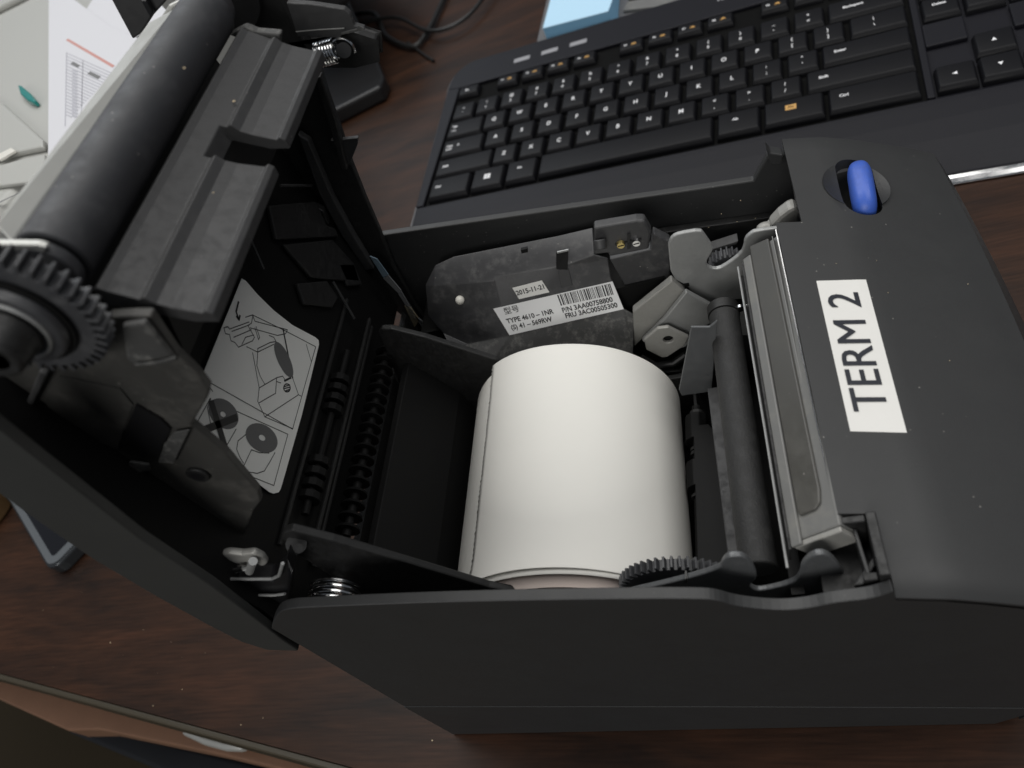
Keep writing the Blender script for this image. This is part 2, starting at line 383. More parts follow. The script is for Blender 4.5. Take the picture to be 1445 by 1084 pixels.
k = key(22.8, 45.6, yb, hb_)
kk = MB()
for i in (0, 1):
    for j in (0, 1): kk.add([(-2.3 + i*2.3, -1.9 + j*2.2, .06), (-.3 + i*2.3, -2.0 + j*2.2 - i*.1, .06), (-.3 + i*2.3, -.1 + j*2.2, .06), (-2.3 + i*2.3, -.1 + j*2.2, .06)], [(0, 1, 2, 3)])
lo = mesh('legend', kk.v, kk.f, 'legend_white', k, org=np.array([0, -1.0, 0]))
k = key(47.2, 68.2, yb, hb_); legend('Alt', 2.7, -1.2, 2.4, k)
k = key(69.8, 175.6, yb, hb_)
k = key(177.4, 200.8, yb, hb_); legend('Alt', 2.7, -1.6, 2.4, k)
k = key(202.4, 233.2, yb, hb_); mesh('legend', [(-4.2, .2, .05), (1.4, .2, .05), (1.4, 4.2, .05), (-4.2, 4.2, .05)], [(0, 1, 2, 3)], 'legend_orange', k, org=np.zeros(3)); legend('FN', 2.5, -1.4, 2.2, k, mt='bed_plastic', bold=.05); k['label'] = 'key with an orange FN box'
k = key(234.8, 277.4, yb, hb_); legend('Ctrl', 2.9, -13.6, 2.2, k)
for i, xc in enumerate((30.7, 50.0, 69.2, 88.2, 120.6, 139.8, 158.9, 177.8, 210.0, 229, 248, 267)):
    k = key(xc - 8.2, xc + 8.2, 41.2, 10.4); legend('F%d' % (i + 1), 2.3, -3.6, .4, k)
    ic = MB(); sh = random.random()
    ic.add([(.2, -.7, .06), (3.6, -.7, .06), (3.6, -.2, .06), (.2, -.2, .06)], [(0, 1, 2, 3)])
    ic.add([(.4 + sh, .1, .06), (3.3, .1, .06), (3.3 - sh, 1.2, .06), (.4, .9, .06)], [(0, 1, 2, 3)])
    mesh('legend', ic.v, ic.f, 'legend_orange', k, org=np.zeros(3))
k = key(-8.8, 8.2, 41.2, 10.4); legend('Esc', 2.4, -1, .4, k)
def nav(x, y, s, sz=2.7, dy=2):
    k = key(x - 9, x + 9, y, 17); legend(s, sz, -.6, dy, k); return k
nav(293, -1.4, 'Delete', 2.5); nav(312.6, -1.4, 'End', 2.5)
nav(332.2, -1.4, 'Pg', 2.5); nav(332.2, 18, 'Pg', 2.4)
for i_, row_ in enumerate((('Num', '/', '*', '-'), ('7', '8', '9', '+'), ('4', '5', '6', '+'), ('1', '2', '3', '='), ('0', '0', '.', '='))):
    for j_, c_ in enumerate(row_): nav(357 + 19.4 * j_, 18 - 19.3 * i_, c_, 2.6 if len(c_) > 1 else 3.4, .6)
for x, s in ((293, 'Insert'), (312.6, 'Home')): nav(x, 18, s, 2.4)
for x, y, a in ((312.0, -39.8, 90), (293, -58.6, 180), (312.0, -58.6, -90), (331.4, -58.6, 0)):
    k = key(x - 9, x + 9, y, 17.2); r = 1.3; c = math.radians(a)
    tri = [(r*1.1*math.cos(c + q) - .4, r*1.1*math.sin(c + q) + .8, .06) for q in (0, 2.2, -2.2)]
    mesh('legend', tri, [(0, 1, 2)], 'legend_white', k, org=np.zeros(3))
for xc in (37.9, 59.4, 80.9):
    kbp('indicator_window', MB().ext([(xc - 6.2, 61, -1.9), (xc + 6.2, 61, -1.9), (xc + 6.2, 65.2, -1.9), (xc + 2, 65.4, -1.9), (xc - 6.2, 65.2, -1.9)], (0, 0, .25)), 'window_grey', label='small grey status window above the function keys')
o = text('logitech', 8.0, (188, 66.8, -1.8), (1, 0, 0), (0, 1, 0), 'logo_grey', kb, bold=.15)

# ================================================================== THINGS BEHIND
TZ = 9
tr = empty('desk_tray', P(860, 20, ('z', 0)), 'flat grey plastic tray behind the keyboard under a blue note pad', 'tray')
tp = PS([(752, 78), (771, -2), (785, -60), (1075, -60), (1060, 10), (1000, 40)], ('z', TZ))
MB().ext(tp, (0, 0, -TZ + .2)).build('tray_base', 'tray_grey', tr, bevel=1.5)
MB().ext(PS([(880, 19), (888, 6), (925, 0), (965, -2), (962, 8), (925, 14)], ('z', TZ + .2)), (0, 0, 2.5)).build('clip', 'pale_metal', tr, bevel=.5, label='pale strip at the back of the tray')
MB().ext(PS([(888, 5), (892, -10), (960, -14), (966, -3), (925, 1)], ('z', TZ + .3)), (0, 0, 3)).build('slot_cover', 'device_black', tr)
npd = empty('note_pad', P(815, 30, ('z', TZ)), 'stack of light blue sticky notes on the grey tray', 'note pad')
tp = PS([(776, 2), (786, -34), (868, -44), (864, 0), (858, 16), (766, 40)], ('z', TZ + 15))
MB().ext([q - np.array([0, 0, .6]) for q in tp], (0, 0, -14)).build('pad_block', 'note_edge', npd)
MB().ext(tp, (0, 0, -.5)).build('top_sheet', 'note_blue', npd)
def cable(px, z, r, label):
    q = [P(u, v, ('z', zz)) for (u, v), zz in zip(px, z)]
    pts = []
    for i in range(len(q) - 1):
        p0 = q[max(i-1, 0)]; p1 = q[i]; p2 = q[i+1]; p3 = q[min(i+2, len(q)-1)]
        for t in np.linspace(0, 1, 8, endpoint=False):
            pts.append(.5*((2*p1) + (-p0+p2)*t + (2*p0-5*p1+4*p2-p3)*t*t + (-p0+3*p1-3*p2+p3)*t**3))
    pts.append(q[-1]); o0 = q[0]
    o = MB().tube(pts, r, 8).build('cable', 'cable_rubber', None, smooth=True, org=np.array([o0[0], o0[1], 0])); tag(o, label, 'cable', 'black cables on the desk behind the printer')
cable([(502, 20), (530, 20), (545, 50), (580, 66), (600, 50), (625, 0), (640, -40)], [4]*7, 2.3, 'thick black cable curling away in a hook behind the lid')
cable([(505, 35), (540, 26), (565, 26), (600, 42), (630, 40), (665, 18), (700, -30)], [8]*7, 1.8, 'thin black cable crossing over the hooked thick cable')
cable([(575, 60), (600, 78), (612, 86)], [2, 2, 1.6], 1.3, 'short black cable tail ending on bare wood left of the keyboard')
bd = empty('black_stand', P(470, 90, ('z', 0)), 'black rounded stand on the desk behind the open lid', 'stand')
MB().ext(PS([(380, 120), (448, 160), (462, 160), (536, 122), (541, 108), (532, 85), (500, 20), (470, -50), (300, -60)], ('z', 14)), (0, 0, -13.8)).build('stand_base', 'device_black', bd, bevel=3, seg=4)
MB().ext(PS([(360, 60), (430, 40), (490, 8), (520, -20), (540, -90), (420, -140)], ('z', 60)), (0, 0, 22)).build('stand_body', 'device_black', bd, bevel=4)
mc = empty('office_machine', P(20, 150, ('z', 0)), 'pale grey office machine with a teal button at the left edge', 'office machine')
MZ = 170
MB().ext(PS([(-160, 330), (-20, 308), (75, 215), (150, 60), (190, -30), (240, -120), (-260, -120)], ('z', MZ)), (0, 0, -MZ + 3)).build('machine_body', 'machine_beige', mc, bevel=6, seg=4)
MB().ext(PS([(-60, 120), (6, 148), (68, 204), (68, 214), (28, 222), (-60, 248)], ('z', MZ + .2)), (0, 0, 3)).build('top_cover', 'machine_beige', mc, bevel=1.2)
MB().ext(PS([(-80, 276), (45, 262), (68, 236), (68, 222), (30, 230), (-80, 262)], ('z', MZ + .2)), (0, 0, 2)).build('paper_slot', 'machine_beige', mc, bevel=.8)
MB().ext(PS([(-4, 222), (18, 211), (24, 215), (2, 228)], ('z', MZ + 3.3)), (0, 0, 1)).build('latch', 'white_plastic', mc)
MB().ext(PS([(-20, 30), (40, 0), (66, -20), (66, -60), (-20, -60)], ('z', MZ + .2)), (0, 0, 5)).build('rear_cover', 'machine_beige', mc, bevel=2)
bp_ = [(32 + 0, 127), (37, 128), (50, 139), (58, 149), (54, 152), (46, 149), (36, 140)]
MB().ext(PS(bp_, ('z', MZ + .2)), (0, 0, 3.8)).build('button', 'teal_button', mc, bevel=1.0, seg=3)
mesh('panel_seam', *(lambda g: (g.v, g.f))(ink([[(-10, 290), (50, 262)]], ('z', MZ + .25), 1.2, (0, 0, .05))), 'grey_ink', mc)
def sheet(px, z, label, off=.0):
    q = PS(px, ('z', z)); o0 = q[0].copy(); return q
dc = empty('document', P(120, 150, ('z', MZ + 6)), 'white printed form with a red line and a table, lying on the pale machine', 'paper')
MB().ext(PS([(69, -60), (68, 226), (80, 240), (260, 240), (330, 110), (66 + 90, 38), (95, -8)], ('z', MZ + 6)), (0, 0, -.3)).build('paper_sheet', 'document_paper', dc)
ln = [[(95, 56), (160, 94)]]
ink(ln, ('z', MZ + 6), 1.6, (0, 0, .1)).build('red_heading', 'red_ink', dc)
rows = [[(94, 75 + i * 4.6), (158 - i * 3.0, 75 + i * 4.6 + (64 - i * 3.0) * .45)] for i in range(20)] + [[(94, 75), (92, 178)], [(117, 86), (115, 165)]]
ink(rows, ('z', MZ + 6), .55, (0, 0, .1)).build('table_grid', 'table_ink', dc)
for h_ in ([(102, 89), (111, 94)], [(126, 103), (140, 110)]): ink([h_], ('z', MZ + 6), 2.0, (0, 0, .15)).build('table_header', 'grey_ink', dc)
ink([[(103, 99 + i*4.6), (109, 101.5 + i*4.6)] for i in range(15)], ('z', MZ + 6), 1.2, (0, 0, .15)).build('table_numbers', 'table_ink', dc)
o = MB().ext(PS([(112, 28), (140, 45), (192, 52), (240, 20), (180, -40), (150, -30)], ('z', MZ + 5.2)), (0, 0, -.3)).build('paper', 'document_paper', None, org=np.array([*P(150, 10, ('z', 0))[:2], MZ + 5]))
tag(o, 'blank white sheet sticking out behind the printed form', 'paper')
# phone, orange thing
ph = empty('smartphone', P(70, 770, ('z', 0)), 'black smartphone with a grey bezel half hidden under the open lid', 'phone')
q = P(72, 801, ('z', 9)); 
d1 = P(20, 712, ('z', 9)) - q; d1 /= np.linalg.norm(d1); d2 = np.array([-d1[1], d1[0], 0]);
if (P(125, 765, ('z', 9)) - q) @ d2 < 0: d2 = -d2
def rr(o_, a, b, la, lb, r, n=6):
    pts = []
    for cx, cy, s in ((r, r, PI), (la - r, r, 1.5*PI), (la - r, lb - r, 0), (r, lb - r, .5*PI)):
        for i in range(n + 1):
            t = s + .5*PI*i/n; pts.append(o_ + a*(cx + r*math.cos(t)) + b*(cy + r*math.sin(t)))
    return pts
q0 = q - d1 * 3 - d2 * 2
MB().ext(rr(q0, d1, d2, 140, 68, 9), (0, 0, -8.5)).build('phone_case', 'phone_frame', ph, bevel=1.4, seg=3)
MB().ext(rr(q0 + d1*1.8 + d2*1.8 + np.array([0, 0, .15]), d1, d2, 136, 64.4, 7.5), (0, 0, .5)).build('bezel', 'phone_bezel', ph)
MB().ext(rr(q0 + d1*8 + d2*6 + np.array([0, 0, .7]), d1, d2, 120, 56, 2.5), (0, 0, .25)).build('screen', 'phone_glass', ph)
o = MB().cyl(P(-14, 722, ('z', 0)), P(-14, 722, ('z', 0)) + np.array([0, 0, 16]), 22, 32).build('bottle_cap', 'orange_plastic', None, bevel=2, smooth=True, org=P(-14, 722, ('z', 0)))
tag(o, 'orange round cap cut off by the left edge of the picture', 'cap')

# ================================================================== RECEIPT PRINTER
pr = empty('receipt_printer', (-50, 136, 0), 'open black receipt printer with raised lid and a TERM 2 label', 'printer')
YN, YF = 62.6, 210.0
def part(name, mb, mt, parent=pr, **k): return mb.build(name, mt, parent, **k)
# ---- near side wall, upper panel and lower base with a fine seam between
seam = PS([(569, 996.5), (1130, 996.5), (1300, 997.5), (1500, 999)], ('y', YN))
zs = lambda x: float(np.interp(x, [q[0] for q in seam], [q[2] for q in seam]))
top = PS(chaikin([(383, 887), (384, 880), (391, 866), (402, 860), (430, 857), (650, 848.5), (900, 845), (985, 845), (1012, 847), (1040, 856), (1098, 862), (1140, 859), (1180, 850), (1232, 845), (1262, 834)], 2, False), ('y', YN))
front = PS([(1445, 935), (1470, 900)], ('y', YN))
def fz(x): return float(np.interp(x, [4.5, 11.2, 22.9, 30, 37.1, 47.3, 54.6], [120.4, 118.4, 114.9, 111.6, 107.8, 102.0, 97.3]))
def cz(x, y): return fz(x) + .05 * (y - 210) - max(0, (68 - y)) ** 2 * .06
frontx = [(58.5, 92), (60.5, 84), (60, 70), (55, 45), (46, 20)]          # near front profile, leaning in towards the base
near = [(top[0][0], YN, top[0][2])] + [tuple(q) for q in top[1:]]
xf = [12, 22.9, 30, 37.1, 47.3, 54.6]
up = near[:-1] + [(x, YN, cz(x, YN) - .6) for x in xf] + [(x, YN, z) for x, z in frontx[:4]] + [(50, YN, zs(50))] + [(x, YN, zs(x)) for x in (20, -40, -100)] + [(seam[0][0], YN, seam[0][2])]
part('side_panel', MB().ext(up, (0, 2.8, 0)), 'shell_plastic', bevel=.8, seg=3, label='near side wall of the printer')
lo = [(-144.8, YN - .22, 0.6)] + [(seam[0][0], YN - .22, seam[0][2] - .35)] + [(x, YN - .22, zs(x) - .35) for x in (-100, -40, 20, 50)] + [(46, YN - .22, 12), (38, YN - .22, .6)]
part('base_panel', MB().ext(lo, (0, 2.6, 0)), 'shell_plastic', bevel=.2, label='lower base strip of the near side')
part('bottom_plate', MB().box((-144, 66, 1.0), (36, 207, 6)), 'dark_plastic')
# ---- far wall
fw = PS([(528, 328), (532, 326), (1020, 254), (1062, 247.5), (1082, 212), (1109, 210)], ('y', YF))
fwp = [(-146, YF, 1)] + [(-137, YF, fw[0][2] - 8)] + [tuple(q) for q in fw] + [(14, YF, 1)]
part('far_side_panel', MB().ext(fwp, (0, -2.8, 0)), 'shell_plastic', bevel=.5)
part('far_wall_ledge', MB().ext(PS([(905, 333), (1090, 306.5), (1108, 301), (1112, 306), (1090, 314), (905, 341)], ('y', YF - 6)), (0, 3, 0)), 'inner_plastic', bevel=.3)
part('far_wall_post', MB().ext(PS([(1081, 209), (1087, 216), (1105, 219), (1103, 233), (1088, 234), (1084, 222)], ('y', YF - 8)), (0, 4, 0)), 'shell_plastic', bevel=.4)
part('rear_wall', MB().box((-141, 66, 1), (-138.5, 207, 92)), 'inner_plastic')
# ---- front cover: thick curved skin with a plan bulge, cut for the tear slot, the button dish and the recess
xs = [4.2, 8, 11.2, 16, 19.5, 22.9, 26.5, 30, 33.5, 37.1, 42, 47.3, 51, 54.6, 55.9, 57.4, 59.2, 60.7, 60.4, 58, 54, 46]
zt = [fz(x) for x in xs[:14]] + [94.2, 91, 86, 78, 68, 48, 28, 8]
ys = list(np.linspace(YN, YF, 22)); ys.insert(1, 64.2); ys.insert(2, 66.5); ys.insert(-1, 208.8)
V = []; Fc = []
nx = len(xs)
for y in ys:
    t = (y - YN) / (YF - YN); bul = 3.0 * math.sin(PI * min(1, max(0, t))) ** .9 * 1.0 + 0.9 * (1 - t)
    for x, z in zip(xs, zt):
        kx = max(0, (x - 30) / 30) ** 1.2 if z > 40 else max(0, (x - 30) / 30)
        e = max(0, 1 - (YF - y) / 1.4) * .5 if y > YF - 1.4 else 0
        V.append((x + bul * kx - e, y, z + .05 * (y - 210) * (1 if z > 60 else z / 60) - (max(0, (68 - y)) ** 2 * .06 if z > 60 else 0) - e))
    for x, z in zip(xs[::-1], zt[::-1]):
        V.append((max(4.2, x - 2.2), y, max(6, z - 2.4) + .05 * (y - 210) * (1 if z > 60 else z / 60)))
n2 = 2 * nx
for j in range(len(ys) - 1):
    for i in range(n2): Fc.append((j*n2 + i, j*n2 + (i+1) % n2, (j+1)*n2 + (i+1) % n2, (j+1)*n2 + i))
Fc.append(tuple(range(n2))[::-1]); Fc.append(tuple(range((len(ys)-1)*n2, len(ys)*n2)))
cover = mesh('front_cover', V, Fc, 'shell_plastic', pr, smooth=True)
def cutter(mb):
    return mb.build('cutter', 'shell_plastic', None, org=origin(pr))
def cut(o, mb, smooth=False): 
    c = cutter(mb); 
    if smooth:
        for p in c.data.polygons: p.use_smooth = True
    c.location = o.matrix_world.translation if False else Vector(origin(pr)) * .001
    boolean(o, c)
cut(cover, MB().box((0, 171.8, 90), (11.1, 215, 130)))
cut(cover, MB().ext([(0, 60, 95), (11.9, 60, 95), (11.9, 80.6, 95), (0, 80.6, 95)], (0, 0, 40)))
# dish centre and slot
bc = P(1208, 262, ('z', 111.3))
def sphere_mb(c, r, sc=(1, 1, 1), n=40, mrows=20):
    v = []; f = []
    for j in range(1, mrows):
        ph_ = PI * j / mrows
        for i in range(n): v.append((c[0] + r*sc[0]*math.sin(ph_)*math.cos(2*PI*i/n), c[1] + r*sc[1]*math.sin(ph_)*math.sin(2*PI*i/n), c[2] + r*sc[2]*math.cos(ph_)))
    for j in range(mrows - 2):
        for i in range(n): f.append((j*n+i, j*n+(i+1) % n, (j+1)*n+(i+1) % n, (j+1)*n+i))
    v += [(c[0], c[1], c[2] + r*sc[2]), (c[0], c[1], c[2] - r*sc[2])]; a = len(v) - 2
    for i in range(n): f.append((a, i, (i+1) % n)); f.append((a+1, (mrows-2)*n+(i+1) % n, (mrows-2)*n+i))
    return MB().add(v, f)
dish_n = Vector((.42, -.05, 1)).normalized()
dc_ = bc + np.array(dish_n) * 17.6
cover.modifiers.clear()
# thicken locally under the dish so that the dish has a floor
cut(cover, sphere_mb(dc_, 19.9, n=64, mrows=32), smooth=True)
part('button_dish', sphere_mb(dc_, 19.95, n=64, mrows=48), 'shell_plastic') if False else None
dv = []; df = []; nr = 8; na = 48
u_ = np.cross((0, 1, 0), np.array(dish_n)); u_ /= np.linalg.norm(u_); w_ = np.cross(np.array(dish_n), u_)
for j in range(nr + 1):
    an = j / nr * math.radians(29.5)
    for i in range(na):
        t = 2*PI*i/na; dv.append(dc_ - np.array(dish_n)*19.9*math.cos(an) + 19.9*math.sin(an)*(math.cos(t)*u_ + math.sin(t)*w_))
for j in range(nr):
    for i in range(na): df.append((j*na+i, j*na+(i+1) % na, (j+1)*na+(i+1) % na, (j+1)*na+i))
df.append(tuple(range(na)))
nb = len(dv); dv += [q - np.array(dish_n) * 1.0 for q in dv]
df += [tuple(i + nb for i in f_) for f_ in df[:]]
df += [((nr)*na+i, (nr)*na+(i+1) % na, nb+(nr)*na+(i+1) % na, nb+(nr)*na+i) for i in range(na)]
dish = mesh('button_dish', dv, df, 'shell_plastic', cover, smooth=True)
bt = P(1203, 226, ('z', 112.5)); bb = P(1224, 300, ('z', 110.8))
def capsule_pts(a, b, r, n=14):
    a = a[:2]; b = b[:2]; d = (b - a) / np.linalg.norm(b - a); s = np.array([-d[1], d[0]]); pts = []
    for i in range(n + 1):
        t = PI * i / n; pts.append(b + r*(math.cos(t)*s + math.sin(t)*d))
    for i in range(n + 1):
        t = PI * i / n; pts.append(a + r*(-math.cos(t)*s - math.sin(t)*d))
    return pts
sl = capsule_pts(bt + np.array([-.3, -3.4, 0]), bb + np.array([-.3, 4.6, 0]), 5.1)
def slotcut(): return MB().ext([(x, y, 80) for x, y in sl], (0, 0, 60))
cut(cover, slotcut()); cut(dish, slotcut())
for o in (cover, dish):
    for p in o.data.polygons: p.use_smooth = True
    try: o.data.set_sharp_from_angle(angle=math.radians(30))
    except Exception: pass
part('slot_well', MB().box((19.5, 168, 92), (36, 206, 101.5)), 'dark_plastic', cover)
# blue lever: a rounded bar rising out of the slot
ba = bt + np.array([0.9, -4.2, -1.0]); b2 = bb + np.array([.2, 4.4, -2.2])
V = []; Fc = []; n = 20; K = 22
dd = b2 - ba; L_ = np.linalg.norm(dd); dd /= L_; s_ = np.cross(dd, (0, 0, 1)); s_ /= np.linalg.norm(s_); nn = np.cross(s_, dd)
if nn[2] < 0: nn = -nn
for k in range(K + 1):
    t = k / K; xx = (t - .5) * (L_ + 7.0); q = abs(2*t - 1); rr_ = (1 - q ** 4.5) ** .5 if q < 1 else 0; rr_ = max(rr_, .02)
    for i in range(n):
        a = 2*PI*i/n; cx = math.copysign(abs(math.cos(a)) ** .75, math.cos(a)); cy = math.copysign(abs(math.sin(a)) ** .9, math.sin(a))
        V.append((ba + b2)/2 + dd*xx + s_*3.5*rr_*cx + nn*(4.6*cy*rr_ + 1.6*(1 - q*q) - 1.5))
for k in range(K):
    for i in range(n): Fc.append((k*n+i, k*n+(i+1) % n, (k+1)*n+(i+1) % n, (k+1)*n+i))
Fc += [tuple(range(n))[::-1], tuple(range(K*n, K*n+n))]
lev = mesh('release_button', V, Fc, 'blue_plastic', cover, smooth=True, label='blue rounded release button')
for p in lev.data.polygons: p.use_smooth = True
# TERM 2 label tape
TL, TR, BR, BL = [np.array(q) for q in ((11.2, 148.9, 115.8), (23.5, 149.0, 112.5), (22.7, 101.2, 110.4), (10.7, 101.6, 113.7))]
nn = np.cross(TR - TL, TL - BL); nn /= np.linalg.norm(nn)
nn = nn if nn[2] > 0 else -nn
lb = []; 
def dense(a, b, n=8): return [a + (b - a) * i / n for i in range(n)]
G = MB(); vs = []; N1, N2 = 6, 12
for j in range(N2 + 1):
    for i in range(N1 + 1):
        a = TL + (TR - TL)*i/N1; b = BL + (BR - BL)*i/N1; q = a + (b - a)*j/N2
        vs.append(np.array([q[0], q[1], cz(q[0], q[1]) + .12]))
cr_ = (N1 + 1)
fs = [(j*cr_+i, j*cr_+i+1, (j+1)*cr_+i+1, (j+1)*cr_+i) for j in range(N2) for i in range(N1)]
nv = len(vs); vs2 = vs + [q - np.array([0, 0, .16]) for q in vs]
bord = [i for i in range(N1)] + [j*cr_+N1 for j in range(N2)] + [N2*cr_+N1-i for i in range(N1)] + [(N2-j)*cr_ for j in range(N2)]
fs2 = fs + [(a, b, b + nv, a + nv) for a, b in zip(bord, bord[1:] + bord[:1])]
lab = mesh('name_label', vs2, fs2, 'white_label', pr, label='white tape label reading TERM 2')
ctr = (TL + TR + BL + BR) / 4; ctr = np.array([ctr[0], ctr[1], cz(ctr[0], ctr[1]) + .32])
upv = TL - TR; upv = np.array([upv[0], upv[1], cz(TL[0], TL[1]) - cz(TR[0], TR[1])])
rgt = TL - BL; rgt = np.array([rgt[0], rgt[1], cz(TL[0], TL[1]) - cz(BL[0], BL[1])])
for i_, (da, db) in enumerate(((0, 0), (.045, .045), (-.045, .045), (.045, -.045), (-.045, -.045))):
    _o = text('TERM 2', 11.6, ctr + rgt / np.linalg.norm(rgt) * (da + .6) + upv / np.linalg.norm(upv) * db + np.array([0, 0, .004 * i_]), rgt, upv, 'navy_ink', lab, sx=1.0)
# recess in the near corner of the cover
rc = MB()
rc.box((-2, 63.2, 100), (11.8, 80.2, 101))
rc.box((9.6, 65.6, 101.05), (11.7, 80.2, 114.2)); rc.box((6.6, 66.2, 101.05), (9.5, 68.0, 110.5)); rc.box((4.6, 78.5, 101.05), (9.5, 80.2, 113.0))
rc.ext([(6.4, 66.0, 101.05), (9.5, 70, 101.05), (9.5, 72, 101.05), (4.4, 66, 101.05)], (0, 0, 8))
part('corner_recess', rc, 'inner_plastic', cover, bevel=.3)
part('recess_rib', MB().ext([(7.4, 67.5, 101.1), (8.2, 67.5, 101.1), (7.4, 78.4, 101.1), (6.6, 78.4, 101.1)], (0, 0, 9)), 'shell_plastic', cover, bevel=.2)

# ---- thermal head: pale metal tray rising to the serrated tear blade
A0 = np.array([-6.3, 0, 107.2]); A1 = np.array([4.3, 0, 113.6])
hd = (A1 - A0); hl = np.linalg.norm(hd); hd /= hl; hn = np.array([-hd[2], 0, hd[0]])
def hp(s, y, h=0): return A0 + hd * s + hn * h + np.array([0, y, 0])
head = part('head_tray', MB().ext([hp(0, 78), hp(hl, 78), hp(hl, 172), hp(0, 172)], -hn * 6), 'pale_metal', bevel=.5)
part('head_strip', MB().ext([hp(-.2, 76.5, .05), hp(2.6, 76.5, .05), hp(2.6, 171, .05), hp(-.2, 171, .05)], hn * .9), 'pale_metal', head, bevel=.35, label='pale raised strip along the left of the print head')
gl = [hp(2.9, 84.5, .05), hp(3.4, 83.4, .05), hp(7.4, 83.4, .05), hp(9.0, 84.6, .05), hp(9.6, 88, .05), hp(9.4, 172.5, .05), hp(2.7, 174.5, .05)]
part('head_cover', MB().ext(gl, hn * .8), 'head_glass', head, bevel=.5, seg=3, label='smoky dark cover over the print head')
part('head_face', MB().ext([hp(0, 77.9, -.1), hp(hl - .2, 77.9, -.1), hp(hl - .2, 77.9, -7), hp(.4, 77.9, -7)], (0, -1.4, 0)), 'zinc', head, bevel=.3)
bl = MB(); yb0, yb1 = 81.5, 170.8; nt_ = 130
pts = [(4.35, yb0, 114.0), ]
for i in range(nt_):
    y = yb0 + (yb1 - yb0) * i / nt_; dy = (yb1 - yb0) / nt_
    pts += [(4.55, y, 117.1 - (yb1 - y) * .05 + .6), (4.35, y + dy * .5, 117.1 - (yb1 - y) * .05 - .2)]
pts = [(4.0, yb0, 110.0)] + [(3.95, p[1], p[2]) for p in pts[1:]] + [(4.0, yb1, 110.0)]
part('tear_blade', MB().ext(pts, (-.28, 0, 0)), 'chrome', label='serrated steel tear blade along the cover edge')
part('tear_plate', MB().ext([(3.6, 81.5, 108), (3.6, 170.8, 108), (2.4, 170.8, 114.6), (2.4, 81.5, 111)], (.25, 0, 0)), 'pale_metal')
part('head_side_rail', MB().ext([(-7.6, 77, 100), (-7.6, 171, 100), (-7.0, 171, 106.3), (-7.0, 77, 105.8)], (-.5, 0, 0)), 'inner_plastic')
part('thin_rod', MB().tube([(-8.6, 73.5, 103.6), (-8.6, 110, 103.8), (-8.8, 172, 104)], .35, 8), 'steel', smooth=True)
# ---- textured black bar and guide plates to its left
part('guide_bar', MB().cyl((-15.6, 77, 96), (-15.6, 160.5, 96), 4.6, 40), 'black_bar', smooth=True, bevel=.4, label='textured matt black bar')
part('bar_end_cap', MB().cyl((-15.6, 160.6, 96), (-15.6, 164, 96), 4.9, 32), 'inner_plastic', smooth=True)
part('bar_clip', MB().cyl((-10.4, 160, 98), (-10.4, 161, 98), 1.2, 16).cyl((-10.6, 161, 98), (-8, 161, 98), .4, 10), 'chrome', smooth=True)
part('guide_plate', MB().ext(PS([(998, 548), (1016, 545), (1044, 790), (1028, 792)], ('z', 84)), (0, 0, -26)), 'guide_plastic', bevel=.3)
part('guide_plate', MB().ext(PS([(978, 600), (1000, 598), (1010, 610), (1034, 800), (984, 800)], ('z', 66)), (0, 0, -4)), 'dark_plastic', bevel=.3)
gt = part('guide_tab', MB().ext(PS([(975, 459), (1001, 459), (1012, 450), (1004, 550), (962, 556), (958, 548)], ('y', 150)), (0, -.8, 0)), 'dark_steel', bevel=.25, label='upright grey steel tab beside the paper roll')
fr = part('feed_shaft', MB().cyl(P(983, 575, ('z', 62)), P(990, 800, ('z', 62)), 1.7, 16), 'dark_plastic', smooth=True)
for (a, b) in (((984, 590), (985, 625)), ((986, 655), (988, 692))):
    part('feed_roller', MB().cyl(P(*a, ('z', 62)), P(*b, ('z', 62)), 4.2, 10), 'dark_plastic', fr, bevel=.3)
for v in (583, 634, 640, 700):
    part('shaft_collar', MB().cyl(P(984 + (v-580)*.03, v, ('z', 62)), P(984 + (v-580)*.03, v + 4, ('z', 62)), 2.6, 16), 'inner_plastic', fr)
part('front_bulkhead', MB().box((-9, 70, 8), (-6, 176, 96)), 'dark_plastic')
part('lower_wall', MB().box((-34, 76, 8), (-33, 172, 52)), 'inner_plastic')
# ---- steel side frames (far one seen face on, near one edge on)
fpx = [(943, 352), (943, 344), (948, 335), (958, 330), (989, 325), (994, 331), (1007, 350), (1004, 358), (998, 367), (997, 374), (1003, 379), (1014, 380), (1028, 372), (1046, 358), (1050, 348), (1051, 338), (1058, 331), (1066, 326), (1110, 321), (1112, 470), (1040, 475), (1020, 470), (1005, 458), (1009, 433), (975, 412), (970, 404), (947, 392)]
fpl = part('far_frame', MB().ext(PS(chaikin(fpx, 1), ('y', 180)), (0, 1.6, 0)), 'steel', bevel=.45, seg=3, label='galvanised steel frame plate with a hooked notch')
part('frame_slot', MB().ext(PS([(1037, 423), (1052, 422), (1053, 431), (1037, 432)], ('y', 179.6)), (0, .3, 0)), 'dark_plastic', fpl)
part('frame_slot', MB().ext(PS([(965, 401), (972, 400), (973, 404), (966, 405)], ('y', 179.6)), (0, .3, 0)), 'dark_plastic', fpl)
npx = [(820, 862), (866, 841), (960, 820), (1017, 803), (1019, 795), (1026, 787), (1036, 785), (1050, 786), (1061, 795), (1069, 812), (1066, 820), (1057, 826), (1063, 832), (1074, 835), (1120, 824), (1130, 812), (1131, 800), (1140, 789), (1153, 782), (1168, 783), (1183, 796), (1196, 818), (1200, 900), (830, 905)]
part('near_frame', MB().ext(PS(chaikin(npx, 2), ('y', 72)), (0, 1.5, 0)), 'dark_steel', bevel=.4, seg=3, label='near steel frame plate with two hooks')  # darker steel than the far frame: dimmer near light put into colour
part('frame_edge_mark', MB().ext(PS([(967, 817), (970, 816), (970, 822), (967, 823)], ('y', 71.8)), (0, 1.9, .05)), 'chrome')
